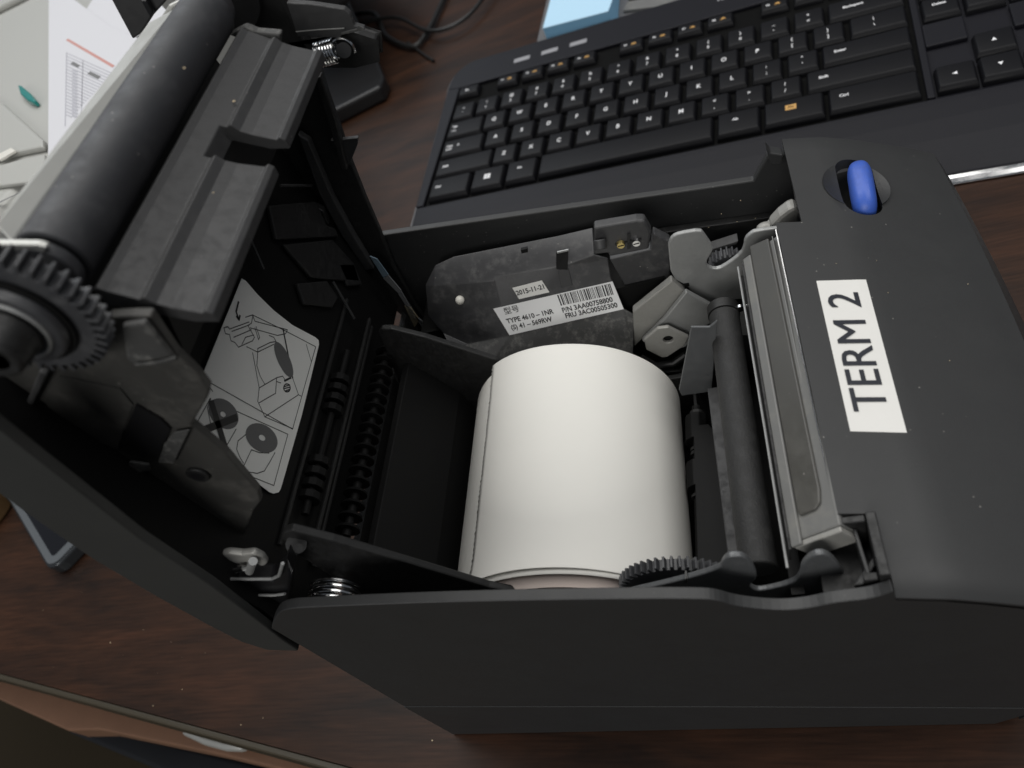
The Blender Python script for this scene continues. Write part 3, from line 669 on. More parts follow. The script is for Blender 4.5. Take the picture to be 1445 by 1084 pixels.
part('far_gear_rack', gear_mb(tuple(P(1026, 372, ('y', 188))[[0, 2]]), 6.0, 4.8, 20, 186, 190), 'gear_plastic', bevel=.1)
part('far_gear_guard', MB().ext(PS([(1004, 352), (1042, 340), (1040, 345), (1006, 358)], ('y', 192)), (0, 4, 0)).ext(PS([(1006, 362), (1032, 355), (1030, 362), (1000, 372)], ('y', 190)), (0, 4, 0)), 'guide_plastic', bevel=.3)
part('drive_gear', gear_mb((-37.5, 88.5), 15.0, 13.2, 46, 76.5, 79.5), 'gear_plastic', bevel=.08, label='dark drive gear rising in front of the paper roll')
part('dust_cloth', MB().ext(PS([(1085, 322), (1100, 306), (1112, 297), (1122, 292), (1130, 300), (1132, 318), (1110, 324)], ('y', 184)), (0, 5, 0)), 'zinc', bevel=1.2, label='crumpled grey felt piece tucked under the cover')
part('felt_wad', sphere_mb(P(1080, 321, ('y', 186)), 2.2, (1.3, 1, .7), 12, 8).add(*(lambda s: (s.v, s.f))(sphere_mb(P(1090, 316, ('y', 187)), 2.0, (1, 1, .8), 12, 8))), 'zinc', label='small grey lumps of felt')

# ---- housing on the far side of the roll (faceted grey cover with the type sticker)
Y1 = 185.3
_hc = P(788, 436, ('y', Y1)); _hn = np.array([0, -math.cos(math.radians(20)), math.sin(math.radians(20))])
def HP(off=0): return (_hc + _hn * off, _hn)
hv = {
 'a0': P(600, 402, ('y', 196)), 'a1': P(614, 374, ('y', 199)), 'a2': P(640, 362, ('y', 200)), 'a3': P(790, 332, ('y', 200)), 'a4': P(836, 321, ('y', 200)),
 'a5': P(838, 360, ('y', 190)),
 'b0': P(612, 404, HP(-.6)), 'b1': P(697, 390, HP(-.6)), 'b2': P(779, 378, HP()), 'b3': P(803, 374, HP()), 'b4': P(858, 366, HP()),
 'c0': P(604, 445, HP(-1.2)), 'c1': P(625, 458, HP(-.6)), 'c2': P(683, 436, HP()), 'c3': P(697, 396, HP()),
 'd0': P(625, 470, HP(0)), 'd1': P(660, 486, HP()), 'd2': P(719, 474, HP()), 'd3': P(880, 437, HP()), 'd4': P(862, 392, HP()),
 'e0': P(640, 500, ('y', 176)), 'e1': P(690, 520, ('y', 174)), 'e2': P(893, 505, ('y', 174)), 'e3': P(893, 445, ('y', 180)),
 'f0': P(680, 560, ('y', 172)), 'f1': P(893, 560, ('y', 172)),
}
ki = {k: i for i, k in enumerate(hv)}
hf = [('a0','a1','b0'), ('a1','a2','b1','b0'), ('a2','a3','b2','b1'), ('a3','a4','a5','b3','b2'), ('a5','b4','b3'),
      ('a0','b0','c0'), ('b0','c3','c2','c1','c0'), ('b0','b1','c3'), ('b1','b2','d2','c3'), ('c3','d2','c2'), ('b2','b3','b4','d4','d3','d2'), ('c0','c1','d0'), ('c1','c2','d2','d1','d0'),
      ('d0','d1','e0'), ('d1','d2','e1','e0'), ('d2','d3','e2','e1'), ('d3','e3','e2'), ('e0','e1','f0'), ('e1','e2','f1','f0')]
hs = mesh('head_housing', list(hv.values()), [tuple(ki[k] for k in f_) for f_ in hf], 'housing_plastic', pr, label='faceted grey plastic housing dusted with lint')
sm = hs.modifiers.new('thick', 'SOLIDIFY'); sm.thickness = .0012; sm.offset = -1
hs.data.materials.append(M['dusty_lit_plastic'])
for i_ in (14, 15, 16, 17, 18): hs.data.polygons[i_].material_index = 1
bv = hs.modifiers.new('bevel', 'BEVEL'); bv.width = .0007; bv.segments = 3; bv.limit_method = 'ANGLE'; bv.angle_limit = math.radians(12)
for p in hs.data.polygons: p.use_smooth = True
part('dusty_shelf', MB().ext(PS([(700, 490), (880, 446), (889, 470), (892, 500), (700, 500), (672, 500)], ('y', 179.5)), (0, 1, 0)), 'dusty_lit_plastic', hs, bevel=.4) if False else None
part('housing_slot', MB().ext([P(785, 357, ('y', 192.2)), P(802, 353.5, ('y', 192.4)), P(801, 381, HP(.4)), P(785, 380, HP(.4))], (0, .8, .2)), 'dark_plastic', hs)
part('slot_lip', MB().ext(PS([(786, 356), (802, 352.5), (802, 354.5), (786, 358)], ('y', 191.8)), (0, .5, 0)), 'steel', hs)
part('housing_notch', MB().ext(PS([(787, 382), (802, 379), (808, 403), (792, 406)], HP(.35)), (0, .4, 0)), 'guide_plastic', hs, bevel=.15)
part('housing_hole', MB().ext(PS([(735, 353), (744, 351), (745, 356), (736, 358)], ('y', 190.5)), (0, 1.2, 0)), 'dark_plastic', hs)
part('peg', sphere_mb(P(649, 423.5, HP(.2)), 1.7, n=20, mrows=12), 'white_plastic', hs, smooth=True, label='small round white peg')
bk = MB()
tb = PS([(838, 322), (898, 312), (910, 312), (919, 328), (916, 352), (896, 356), (860, 363), (858, 358), (838, 360)], ('y', 183))
part('latch_block', MB().ext(tb, (0, 4, 0)), 'housing_plastic', hs, bevel=.8, seg=3)
part('latch_peg', MB().cyl(P(848, 352, ('y', 180)), P(846, 338, ('y', 182)), 2.0, 24), 'guide_plastic', hs, smooth=True, bevel=.3)
for (u, v, mt_) in ((876, 345, 'brass'), (898, 342, 'chrome')):
    c_ = P(u, v, ('y', 182.6))
    part('screw', MB().cyl(c_ + (0, .35, 0), c_ + (0, -.7, 0), 1.45, 24, 1.2), mt_, hs, smooth=True)
    part('screw_slot', MB().box(tuple(c_ + (-1.0, -.78, -.18)), tuple(c_ + (1.0, -.71, .18))), 'dark_plastic', hs)
part('latch_tab', MB().ext(PS([(885, 332), (889, 331), (890, 351), (885, 352)], ('y', 182.2)), (0, .7, 0)), 'inner_plastic', hs)
part('latch_rail', MB().ext(PS([(868, 345), (905, 337), (905, 339), (868, 347)], ('y', 182.5)), (0, .4, 0)), 'inner_plastic', hs)
part('side_slope', MB().ext(PS([(860, 366), (918, 352), (922, 330), (946, 342), (945, 392), (893, 442), (880, 400)], ('y', 188)), (0, 4, 0)), 'housing_plastic', bevel=.5)
part('cross_beam', MB().box((-130, 187, 66), (-34, 206, 92)), 'dark_plastic')
# stickers
def sticker(name, px4, y, mt_, par, label):
    return plate(name, px4, HP(y), -_hn * .15, mt_, par, label=label)
st = sticker('type_sticker', [(696.2, 436), (864.3, 397.3), (880.1, 436.3), (719, 473.2)], .55, 'grey_label', pr, 'grey type sticker with barcode')
def sp(u, v): return P(u, v, HP(.60))
sr = sp(864.3, 397.3) - sp(696.2, 436); su = sp(696.2, 436) - sp(719, 473.2)
for s, (u, v), sz, a_ in (('TYPE 4610 – 1NR', (715, 454), 2.75, 'LEFT'), ('(S) 41 – 569RW', (721, 463), 2.75, 'LEFT'), ('P/N 3AA00758800', (793, 438.5), 2.75, 'LEFT'), ('FRU 3AC00505300', (797.5, 446.5), 2.75, 'LEFT')):
    text(s, sz, sp(u, v), sr, su, 'black_ink', st, sx=.90, bold=.07, align=a_)
text('型号', 3.1, sp(711, 440.5), sr, su, 'black_ink', st, sx=1.0, bold=.01, align='LEFT')
bar = MB(); random.seed(11)
b0, b1_, b2_ = sp(786, 416.5), sp(861, 400.3), sp(791.5, 431.5)
bw = b1_ - b0; bh = b2_ - b0; t = 0; 
while t < 1:
    w1 = random.choice((.010, .010, .018, .026)); g1 = random.choice((.010, .012, .018, .024))
    if t + w1 > 1: break
    bar.add([b0 + bw*t, b0 + bw*(t + w1), b0 + bw*(t + w1) + bh, b0 + bw*t + bh], [(0, 1, 2, 3)]); t += w1 + g1
part('barcode', bar, 'black_ink', st)
s2 = sticker('date_sticker', [(723, 406.5), (764.5, 396), (775.2, 412.5), (732.5, 422.3)], .6, 'white_label', pr, 'small white date sticker')
c4 = [P(*q, HP(.65)) for q in ((723, 406.5), (764.5, 396), (775.2, 412.5), (732.5, 422.3))]
text('2015-11-21', 2.6, sum(c4) / 4, c4[1] - c4[0], c4[0] - c4[3], 'black_ink', s2, sx=.93, bold=.06)
# zinc bracket with the drilled lug
zb = part('zinc_bracket', MB().ext(PS([(893, 440), (948, 396), (967, 412), (968, 425), (935, 452), (905, 480), (895, 490)], ('y', 178)), (0, 3, 0)), 'zinc', bevel=.5, label='dull zinc angle bracket')
part('bracket_face', MB().ext(PS([(968, 412), (1008, 434), (1009, 452), (985, 468), (968, 490), (935, 500), (906, 482), (936, 452)], ('y', 174.5)), (0, 2, 0)), 'steel', zb, bevel=.5)
lug = part('bracket_lug', MB().ext(PS([(909, 480), (928, 464), (943, 462), (972, 476), (966, 488), (942, 504), (934, 505), (912, 494)], ('y', 171)), (0, 1.4, 0)), 'zinc', zb, bevel=.4, seg=3)
hc = P(943, 479.5, ('y', 171)); cut(lug, MB().cyl(hc + (0, -5, 0), hc + (0, 6, 0), 1.75, 32))
part('lug_backing', MB().box(tuple(hc + (-2.5, 1.6, -2.5)), tuple(hc + (2.5, 2.2, 2.5))), 'dark_plastic', zb)
part('cable_loop', MB().tube([P(905, 505, ('y', 172)), P(925, 516, ('y', 171)), P(950, 513, ('y', 172)), P(968, 500, ('y', 173))], 1.3, 10), 'cable_rubber', smooth=True)
part('cable_loop', MB().tube([P(900, 508, ('y', 175)), P(925, 524, ('y', 172)), P(960, 524, ('y', 172)), P(975, 508, ('y', 173))], 1.0, 10), 'cable_rubber', smooth=True)
# ---- bucket around the roll
bpl = PS([(534, 470), (538, 464), (552, 464), (600, 476), (650, 492), (700, 508)], ('y', 166))
part('bucket_side', MB().ext([tuple(q) for q in bpl] + [(-92, 166, 84), (-80, 166, 62), (-34, 166, 62), (-34, 166, 20), (-118, 166, 20), (-137, 166, 90)], (0, 2.2, 0)), 'inner_plastic', bevel=.5, label='far wall of the paper bucket')
bpn = PS([(403, 772), (396, 762), (399, 752), (412, 748), (470, 763), (560, 790), (690, 829), (760, 843)], ('y', 78))
part('bucket_side', MB().ext([tuple(q) for q in bpn] + [(-82, 78, 66), (-45, 78, 62), (-45, 78, 20), (-118, 78, 20), (-128, 78, 110)], (0, 2.2, 0)), 'inner_plastic', bevel=.5, label='near wall of the paper bucket')
part('bucket_floor', MB().box((-124, 80.5, 14), (-35, 165.8, 17)), 'dark_plastic')
part('pivot_washer', MB().cyl(P(418, 768, ('y', 78)), P(418, 768, ('y', 76.8)), 2.6, 28).cyl(P(421, 774, ('y', 76.8)), P(421, 774, ('y', 75.5)), 1.2, 20), 'inner_plastic', smooth=True)
part('bucket_rear', MB().ext([(-127, 80, 100), (-117, 80, 78), (-112, 80, 40), (-114, 80, 40), (-119.5, 80, 78), (-129.5, 80, 100)], (0, 86, 0)), 'dark_plastic', bevel=.3)
for (u0, v0, u1, v1, zz) in ((585, 560, 540, 770, 92), (596, 600, 566, 790, 86), (655, 590, 625, 800, 60)):
    part('bucket_rib', MB().tube([P(u0, v0, ('z', zz)), P(u1, v1, ('z', zz))], .7, 6), 'guide_plastic', smooth=True)
sh = part('rear_shaft', MB().cyl(P(620, 590, ('z', 66)), P(602, 800, ('z', 66)), 1.5, 14), 'dark_plastic', smooth=True)
for (a, b) in (((618, 600), (615, 640)), ((611, 676), (608, 722))):
    pa, pb = P(*a, ('z', 66)), P(*b, ('z', 66))
    for i in range(4):
        c0 = pa + (pb - pa) * (i / 4); c1 = pa + (pb - pa) * ((i + .72) / 4)
        part('comb_disc', MB().cyl(c0, c1, 4.6, 10), 'dark_plastic', sh, bevel=.3)
for v0 in (625, 665, 690, 738):
    q = P(650 - (v0 - 600)*.08, v0, ('z', 52)); part('bucket_step', MB().box(tuple(q + (-8, -5, -16)), tuple(q + (8, 5, 0))), 'inner_plastic', bevel=.5)
part('torsion_spring', MB().tube(spring_pts((-127.4, 66.3, 112.6), (-127.4, 75.6, 112.6), 7.4, 6, 28), .5, 8), 'chrome', smooth=True, label='bright coiled steel hinge spring')

# ---- raised lid: near side wall, outer skin, inner panel
nl = [(-40, 578), (0, 608), (60, 655), (130, 709), (200, 763), (300, 829), (352, 868), (400, 905), (421, 919), (378, 918), (340, 906), (300, 886), (220, 842), (130, 789), (60, 741), (0, 698), (-40, 668)]
lid = part('lid_shell', MB().ext(PS(nl, ('y', YN)), (0, 2.6, 0)), 'lid_plastic', bevel=.4, label='raised lid, near side wall')
sk = [(-143.4, 221), (-148, 190), (-153, 165), (-156.4, 114), (-152, 104), (-145, 101.5), (-145, 104), (-150, 106), (-154, 115), (-150.6, 165), (-145.6, 190), (-140.9, 221)]
part('outer_skin', MB().ext([(x, YN + 2.7, z) for x, z in sk], (0, 142, 0)), 'lid_plastic', lid)
part('inner_panel', MB().ext([(-140.5, 66, 96), (-140.5, 66, 212), (-143, 66, 212), (-143, 66, 96)], (0, 138, 0)), 'dark_plastic', lid)
part('inner_ledge', MB().ext([(-140.4, 84, 196), (-112, 84, 206), (-112, 84, 202), (-140.4, 84, 190)], (0, 110, 0)), 'dark_plastic', lid)
# far side wall of the lid
fs_ = [(436, 60), (455, 105), (462, 130), (478, 175), (497, 232), (516, 280), (536, 326), (556, 378), (585, 430), (612, 470), (598, 474), (560, 440), (520, 395), (480, 350), (430, 330), (360, 250), (380, 100)]
part('lid_side_wall', MB().ext(PS(fs_, ('y', 203)), (0, 2.4, 0)), 'inner_plastic', lid, bevel=.4)
part('side_wall_fin', MB().ext(PS([(466, 199), (505, 195), (504, 206), (493, 233), (488, 230), (470, 206)], ('y', 200)), (0, 1.6, 0)), 'guide_plastic', lid, bevel=.2)
part('side_wall_rib', MB().ext(PS([(420, 190), (436, 200), (470, 280), (500, 335), (528, 380), (516, 382), (480, 330), (450, 275)], ('y', 199)), (0, 3, 0)), 'guide_plastic', lid, bevel=.5)
part('side_wall_rib', MB().ext(PS([(445, 110), (452, 108), (474, 170), (490, 240), (482, 240), (462, 170)], ('y', 198)), (0, 3, 0)), 'inner_plastic', lid, bevel=.4)
for (u, v) in ((442, 292), (462, 345), (452, 372)):
    part('side_wall_step', MB().ext(PS([(u, v), (u + 14, v + 6), (u + 22, v + 26), (u + 6, v + 22)], ('y', 197)), (0, 3, 0)), 'inner_plastic', lid, bevel=.4)
rb = [((522, 362), (532, 366), (548, 388), (541, 392), 'ribbon_blue'), ((541, 393), (548, 389), (566, 410), (562, 414), 'ribbon_cable'), ((562, 415), (566, 411), (578, 432), (574, 434), 'ribbon_cable'), ((571, 432), (579, 434), (592, 452), (585, 462), 'ribbon_gold'), ((585, 446), (594, 452), (618, 478), (608, 482), 'ribbon_cable')]
rbp = part('ribbon_guide', MB().ext(PS([(520, 362), (530, 366), (566, 412), (590, 448), (616, 480), (606, 482), (560, 430), (540, 396)], ('y', 197)), (0, .5, 0)), 'inner_plastic')
for *q, mt_ in rb: part('ribbon_cable', MB().ext(PS(q, ('y', 196)), (0, .5, 0)), mt_, rbp)
for i in range(6):
    part('ribbon_wire', MB().tube(PS([(573 + i*1.5, 430 + i*4), (581 + i*1.6, 434 + i*4)], ('y', 195.8)), .12, 5), 'pale_metal', rbp) if i < 5 else None
for pz in ([(380, 290), (446, 284), (462, 318), (474, 322), (478, 334), (390, 338)], [(400, 345), (470, 338), (500, 372), (508, 398), (440, 392)], [(420, 400), (462, 396), (478, 420), (470, 434), (430, 430)], [(478, 372), (500, 372), (512, 402), (492, 404)]):
    part('moulded_step', MB().ext(PS(pz, ('x', -138.6)), (-1.6, 0, 0)), 'inner_plastic', lid, bevel=.5)
for (u0, v0, u1, v1) in ((470, 398, 500, 450), (396, 262, 440, 262), (350, 330, 372, 380)):
    part('moulded_rib', MB().tube([P(u0, v0, ('x', -138)), P(u1, v1, ('x', -138))], .5, 6), 'guide_plastic', lid, smooth=True)
# roller, gear, cutter bar
RC = (-112.5, 227.3)
roll = part('platen_roller', MB().cyl((RC[0], 87.5, RC[1]), (RC[0], 172, RC[1]), 6.3, 64), 'rubber', smooth=True, bevel=.5, label='dark rubber platen roller dusted with lint')
part('roller_shaft', MB().cyl((RC[0], 66, RC[1]), (RC[0], 185, RC[1]), 2.6, 24), 'chrome', roll, smooth=True)
for ya, yb_ in ((84.4, 87), (172.6, 175.5)): part('roller_bushing', MB().cyl((RC[0], ya, RC[1]), (RC[0], yb_, RC[1]), 5.6, 40), 'gear_plastic', roll, smooth=True, bevel=.4)
GC = (-113, 227.3)
gr = part('roller_gear', gear_mb(GC, 13.9, 12.1, 42, 74.5, 78.2), 'gear_plastic', bevel=.18, label='big grey toothed gear on the end of the roller')
part('gear_groove', MB().cyl((GC[0], 73.6, GC[1]), (GC[0], 73.95, GC[1]), 9.4, 64), 'dark_plastic', gr, smooth=True)
part('gear_web', MB().cyl((GC[0], 72.0, GC[1]), (GC[0], 73.55, GC[1]), 8.3, 64, 8.8), 'gear_plastic', gr, smooth=True, bevel=.4)
part('gear_ring', MB().tube([(GC[0] + 6.3*math.cos(a), 71.9, GC[1] + 6.3*math.sin(a)) for a in np.linspace(0, 2*PI, 49)], .35, 8), 'steel', gr, smooth=True)
part('gear_boss', MB().cyl((GC[0], 66.0, GC[1]), (GC[0], 71.95, GC[1]), 4.6, 40, 5.4), 'inner_plastic', gr, smooth=True, bevel=.6)
cb = [P(17, 342, ('y', 87)), P(247.5, 11.6, ('y', 172)), P(210, 32, ('y', 174)), P(-8, 316, ('y', 89))]
cbar = part('cutter_bar', MB().ext(cb, (-1.5, 0, -3.0)), 'bright_bar', bevel=.3, seg=3, label='bright polished metal bar beside the roller')
part('bar_gap', MB().ext([q + np.array([1.0, 0, -.9]) for q in (cb[0], cb[1])] + [q + np.array([.2, 0, -1.6]) for q in (cb[1], cb[0])], (0, 0, -2.5)), 'device_black', cbar)
part('bar_clamp', MB().ext(PS([(-30, 336), (-10, 345), (52, 346), (66, 350), (60, 364), (48, 368), (20, 360), (-30, 356)], ('y', 84.5)), (0, 1.5, 0)), 'bright_bar', cbar, bevel=.4, label='bright clamp plate at the near end of the bar')
part('bar_clamp', MB().ext(PS([(222, 32), (238, 8), (262, -4), (300, -6), (296, 4), (288, 12), (262, 6), (246, 12), (240, 22), (232, 34)], ('y', 174)), (0, 1.2, 0)), 'bright_bar', cbar, bevel=.4)
part('top_wing', MB().ext(PS([(150, -20), (157, 0), (187, 56), (199, 48), (216, 22), (236, 0), (236, -30)], ('y', 192)), (0, 3, 0)), 'guide_plastic', lid, bevel=.5)
part('wing_rail', MB().ext(PS([(198, 0), (206, 0), (216, 18), (212, 26)], ('y', 190)), (0, 1.5, 0)), 'device_black', lid, bevel=.3)
# paper guide plates, near and far of the notch
pf = [(-107.6, 221.6), (-106.6, 221.9), (-105.6, 220.6), (-101.6, 217.0), (-100.4, 217.2), (-99.4, 215.2), (-97.6, 213.6), (-93.2, 210.6), (-92.2, 210.9), (-91.4, 209.8), (-91.8, 207.6), (-96, 209), (-108, 217.5)]
gpl = part('paper_guide', MB().ext([(x, 84.5, z) for x, z in pf], (0, 87.2, 0)), 'guide_plastic', label='ridged dark paper guide beside the roller')
cut(gpl, MB().ext([(-102.6, 124.5, 190), (-102.6, 135.2, 190), (-88, 135.2, 190), (-88, 126.8, 190)], (0, 0, 50)))
b_ = gpl.modifiers.new('bevel', 'BEVEL'); b_.width = .00025; b_.segments = 3; b_.limit_method = 'ANGLE'; b_.angle_limit = math.radians(30)
part('guide_end', MB().ext(PS([(322, 50), (345, 38), (362, 45), (396, 48), (394, 66), (372, 62), (340, 56)], ('y', 172)), (0, 2.5, 0)), 'dusty_lit_plastic', gpl, bevel=.5)
part('guide_web', MB().ext([(-104, 90, 215), (-103, 90, 214.6), (-112, 90, 196), (-114, 90, 197)], (0, 80, 0)), 'dark_plastic', gpl)
# near bracket of the lid
nb_ = [(20, 520), (60, 505), (110, 500), (152, 448), (186, 446), (212, 446), (249, 500), (280, 530), (295, 550), (292, 563), (270, 600), (320, 642), (364, 694), (368, 708), (357, 722), (340, 768), (385, 812), (392, 850), (330, 800), (240, 706), (160, 652), (60, 604), (0, 570), (-40, 545)]
nbk = part('near_bracket', MB().ext(PS(nb_, ('y', 81)), (0, 2.2, 0)), 'worn_plastic', bevel=.5, seg=3, label='worn black bracket at the near end of the lid')
part('bracket_ramp', MB().ext(PS([(176, 452), (208, 447), (249, 500), (246, 506), (196, 510), (182, 500)], ('y', 80.6)), (0, -1.3, 0)), 'dusty_lit_plastic', nbk, bevel=.5)  # lighter dusty tone also paints in the light on this facet
part('bracket_edge', MB().ext(PS([(190, 512), (222, 508), (249, 501), (250, 505), (224, 512), (192, 515)], ('y', 78.6)), (0, -.5, 0)), 'dusty_lit_plastic', nbk, bevel=.2)  # lighter strip paints the bright lit edge of the ridge
part('bracket_window', MB().ext(PS([(191, 572), (166, 634), (205, 648), (222, 648), (240, 606), (226, 592)], ('y', 80.3)), (0, .7, 0)), 'device_black', nbk)  # flat black plate paints the shade inside the opening
part('window_curve', MB().ext(PS([(224, 651), (246, 652), (269, 604), (246, 608), (232, 626)], ('y', 80.2)), (0, -.5, 0)), 'dusty_lit_plastic', nbk, bevel=.25)  # lighter plate paints the lit concave side of the window
part('bracket_rib', MB().ext(PS([(60, 516), (72, 520), (52, 560), (40, 590), (30, 586)], ('y', 80.4)), (0, -1.4, 0)), 'guide_plastic', nbk, bevel=.4)
part('bracket_block', MB().ext(PS([(84, 530), (170, 548), (188, 570), (166, 632), (120, 616), (60, 588)], ('y', 80.85)), (0, -.2, 0)), 'worn_plastic', nbk)
part('bracket_foot', MB().ext(PS([(184, 648), (212, 652), (214, 660), (196, 664), (180, 660)], ('y', 80.4)), (0, -.8, 0)), 'dusty_lit_plastic', nbk, bevel=.6)
c_ = P(280, 668, ('y', 80.9))
part('bracket_screw', MB().cyl(c_, c_ + (0, -.8, 0), 2.7, 32), 'inner_plastic', nbk, smooth=True, bevel=.2)
part('screw_recess', MB().cyl(c_ + (0, -.81, 0), c_ + (0, -.9, 0), 1.6, 24), 'device_black', nbk, smooth=True)
# hinge hardware at the near rear corner
hg = part('hinge_block', MB().ext(PS([(318, 815), (384, 820), (398, 806), (404, 790), (412, 810), (408, 850), (392, 872), (372, 850), (330, 828)], ('y', 70)), (0, 5, 0)), 'device_black', bevel=.8)
part('hinge_wire', MB().tube(PS([(322, 817), (384, 817), (394, 812), (399, 795)], ('y', 69)), .45, 8), 'steel', hg, smooth=True)
part('hinge_wire', MB().tube(PS([(362, 840), (388, 840), (402, 838)], ('y', 69)), .4, 8), 'steel', hg, smooth=True)
gpts = PS([(311, 783), (322, 781), (340, 783), (358, 781), (372, 788), (378, 796), (372, 801), (360, 797), (352, 800), (336, 798), (322, 792)], ('y', 71.5))
part('grease', MB().ext(gpts, (0, 2, 0)), 'zinc', hg, bevel=.9, seg=3, label='smear of pale grease on the hinge')
part('hinge_pin', MB().cyl(P(352, 806, ('y', 70)), P(357, 792, ('y', 70)), 1.1, 16), 'steel', hg, smooth=True)
part('hinge_pin', MB().cyl(P(332, 804, ('y', 70)), P(345, 801, ('y', 70)), .9, 12), 'chrome', hg, smooth=True)
# far pivot with spring and lever
fpv = part('far_lever', MB().ext(PS([(404, 4), (440, 6), (486, 13), (494, 20), (500, 36), (514, 40), (514, 43), (484, 48), (480, 54), (420, 52)], ('y', 190)), (0, 2, 0)), 'guide_plastic', bevel=.4, label='black lever with a pale edge above the spring')
part('lever_edge', MB().ext(PS([(481, 46), (503, 41), (505, 36), (514, 40), (513, 43), (482, 50)], ('y', 189.3)), (0, .5, 0)), 'dusty_lit_plastic', fpv, bevel=.15)
part('lever_wire', MB().tube(PS([(418, 45), (450, 42), (486, 40)], ('y', 189.5)), .2, 6), 'pale_metal', fpv)
part('far_cheek', MB().ext(PS([(286, -20), (330, 20), (336, 40), (372, 58), (400, 66), (446, 66), (470, 60), (500, 50), (530, 60), (532, 84), (500, 92), (450, 92), (420, 40), (400, 0), (390, -30)], ('y', 194)), (0, 5, 0)), 'inner_plastic', lid, bevel=.8)
part('cheek_disc', MB().cyl(P(330, 8, ('y', 188)), P(330, 8, ('y', 193)), 6.6, 40), 'dark_plastic', fpv, smooth=True, bevel=.3)
part('cheek_arc', MB().tube(PS([(279, 28), (285, 26), (292, 25), (298, 28)], ('y', 176)), .35, 6), 'pale_metal', fpv, smooth=True)
part('cheek_arc', MB().ext(PS([(330, 45), (338, 42), (344, 39), (343, 45), (336, 50), (331, 49)], ('y', 174)), (0, 1, 0)), 'chrome', fpv, bevel=.3)
part('lever_spring', MB().tube(spring_pts(P(447, 78, ('y', 191)), P(474, 71, ('y', 191)), 3.0, 7), .4, 8), 'chrome', fpv, smooth=True, label='small bright steel spring')
part('spring_eye', MB().tube([P(484, 70, ('y', 190)) + np.array([3.1*math.cos(a), 0, 3.1*math.sin(a)]) for a in np.linspace(-.6, 3.6, 18)], .4, 8), 'chrome', fpv, smooth=True)
part('spring_post', MB().cyl(P(485, 71, ('y', 188)), P(485, 71, ('y', 194)), 2.0, 24), 'device_black', fpv, smooth=True)
# combs and shafts in the throat of the lid
cs = part('comb_shaft', MB().cyl((-134.5, 96, 104.5), (-134.5, 176, 104.5), 1.5, 14), 'dark_plastic', smooth=True)
for i in range(18):
    y = 98 + i * 4.15
    part('comb_disc', MB().cyl((-134.5, y, 104.5), (-134.5, y + 1.1, 104.5), 3.9, 18, 3.4), 'dark_plastic', cs, smooth=True)
cs2 = part('comb_shaft', MB().cyl((-138.5, 96, 120.5), (-138.5, 158, 120.5), 1.2, 14), 'dark_plastic', smooth=True)
for y0 in (100.5, 132):
    for i in range(4):
        y = y0 + i * 4.0; part('comb_disc', MB().cyl((-138.5, y, 120.5), (-138.5, y + 2.4, 120.5), 3.6, 10), 'dark_plastic', cs2, bevel=.2)
for x_, z_ in ((-139, 110.5), (-137.5, 114.5), (-139.8, 126)):
    part('throat_rib', MB().box((x_ - .5, 84, z_ - .6), (x_ + .5, 178, z_ + .6)), 'inner_plastic', lid, bevel=.2)
# ---- loading instruction sticker inside the lid (flat print on the panel)
SX = ('x', -139.6)
def z6(x, y): return (240 + x / 3.0111, 330 + y / 3.0111)
stk = [(305, 190), (322, 200), (372, 258), (440, 325), (520, 388), (618, 440), (631, 452), (633, 470), (560, 770), (478, 1058), (470, 1084), (462, 1098), (440, 1104), (420, 1096), (240, 955), (100, 815), (135, 608)]
ist = part('instruction_sticker', MB().ext(PS([z6(*q) for q in stk], SX), (-.2, 0, 0)), 'shaded_label', label='grey instruction sticker showing how to load the paper roll')
def Z(l): return [z6(*q) for q in l]
def ell(cx, cy, a, b, rot, t0=0, t1=360, n=28):
    o_ = []
    for i in range(n + 1):
        t = math.radians(t0 + (t1 - t0) * i / n); x = a*math.cos(t); y = b*math.sin(t); r = math.radians(rot)
        o_.append((cx + x*math.cos(r) - y*math.sin(r), cy + x*math.sin(r) + y*math.cos(r)))
    return o_
thin = [[(155, 625), (520, 830), (618, 480), (480, 408), (350, 345), (320, 355)], [(160, 640), (180, 670)], [(500, 852), (440, 1070), (310, 1018)], [(250, 740), (500, 852)],
    [(350, 345), (360, 372), (498, 408), (490, 425), (455, 432)], [(228, 400), (235, 425), (252, 428), (258, 455), (275, 462), (290, 482), (350, 455), (358, 440), (330, 390), (345, 380), (352, 345)], [(228, 400), (245, 395), (252, 405), (335, 375)], [(262, 415), (335, 388)], [(270, 440), (345, 408)], [(305, 470), (320, 440), (355, 430)],
    [(360, 400), (375, 450), (380, 440), (365, 395)], [(340, 400), (430, 425), (455, 432)], [(325, 480), (372, 503), (372, 488), (425, 462), (450, 458), (440, 440), (420, 432)], [(350, 505), (378, 655), (372, 712), (402, 778), (545, 684), (520, 612), (480, 408)], [(372, 503), (368, 560), (382, 605), (402, 640)],
    [(378, 655), (452, 612), (448, 678), (378, 718)], [(452, 612), (478, 605), (486, 618)], [(452, 628), (470, 634)], [(578, 470), (600, 545), (618, 482)], [(545, 684), (556, 690)], [(402, 778), (520, 828)], [(372, 503), (440, 470)],
    [(325, 850), (288, 880), (282, 915), (296, 950), (312, 975)], [(345, 918), (306, 1000), (330, 1012), (370, 1018), (400, 1008), (420, 975), (445, 930)], [(345, 918), (378, 930), (420, 932)],
    [(170, 700), (118, 795), (112, 820)], [(172, 700), (158, 740), (172, 810), (220, 820)], [(280, 830), (240, 900), (215, 915), (180, 905)], [(145, 850), (200, 905)]]
part('drawing', ink([Z(l) for l in thin], SX, .26, (.06, 0, 0)), 'black_ink', ist)
bold_ = [[(480, 408), (520, 612)], [(290, 290), (280, 330), (290, 362)], [(282, 352), (292, 366), (296, 348)], [(486, 625), (512, 612)]]
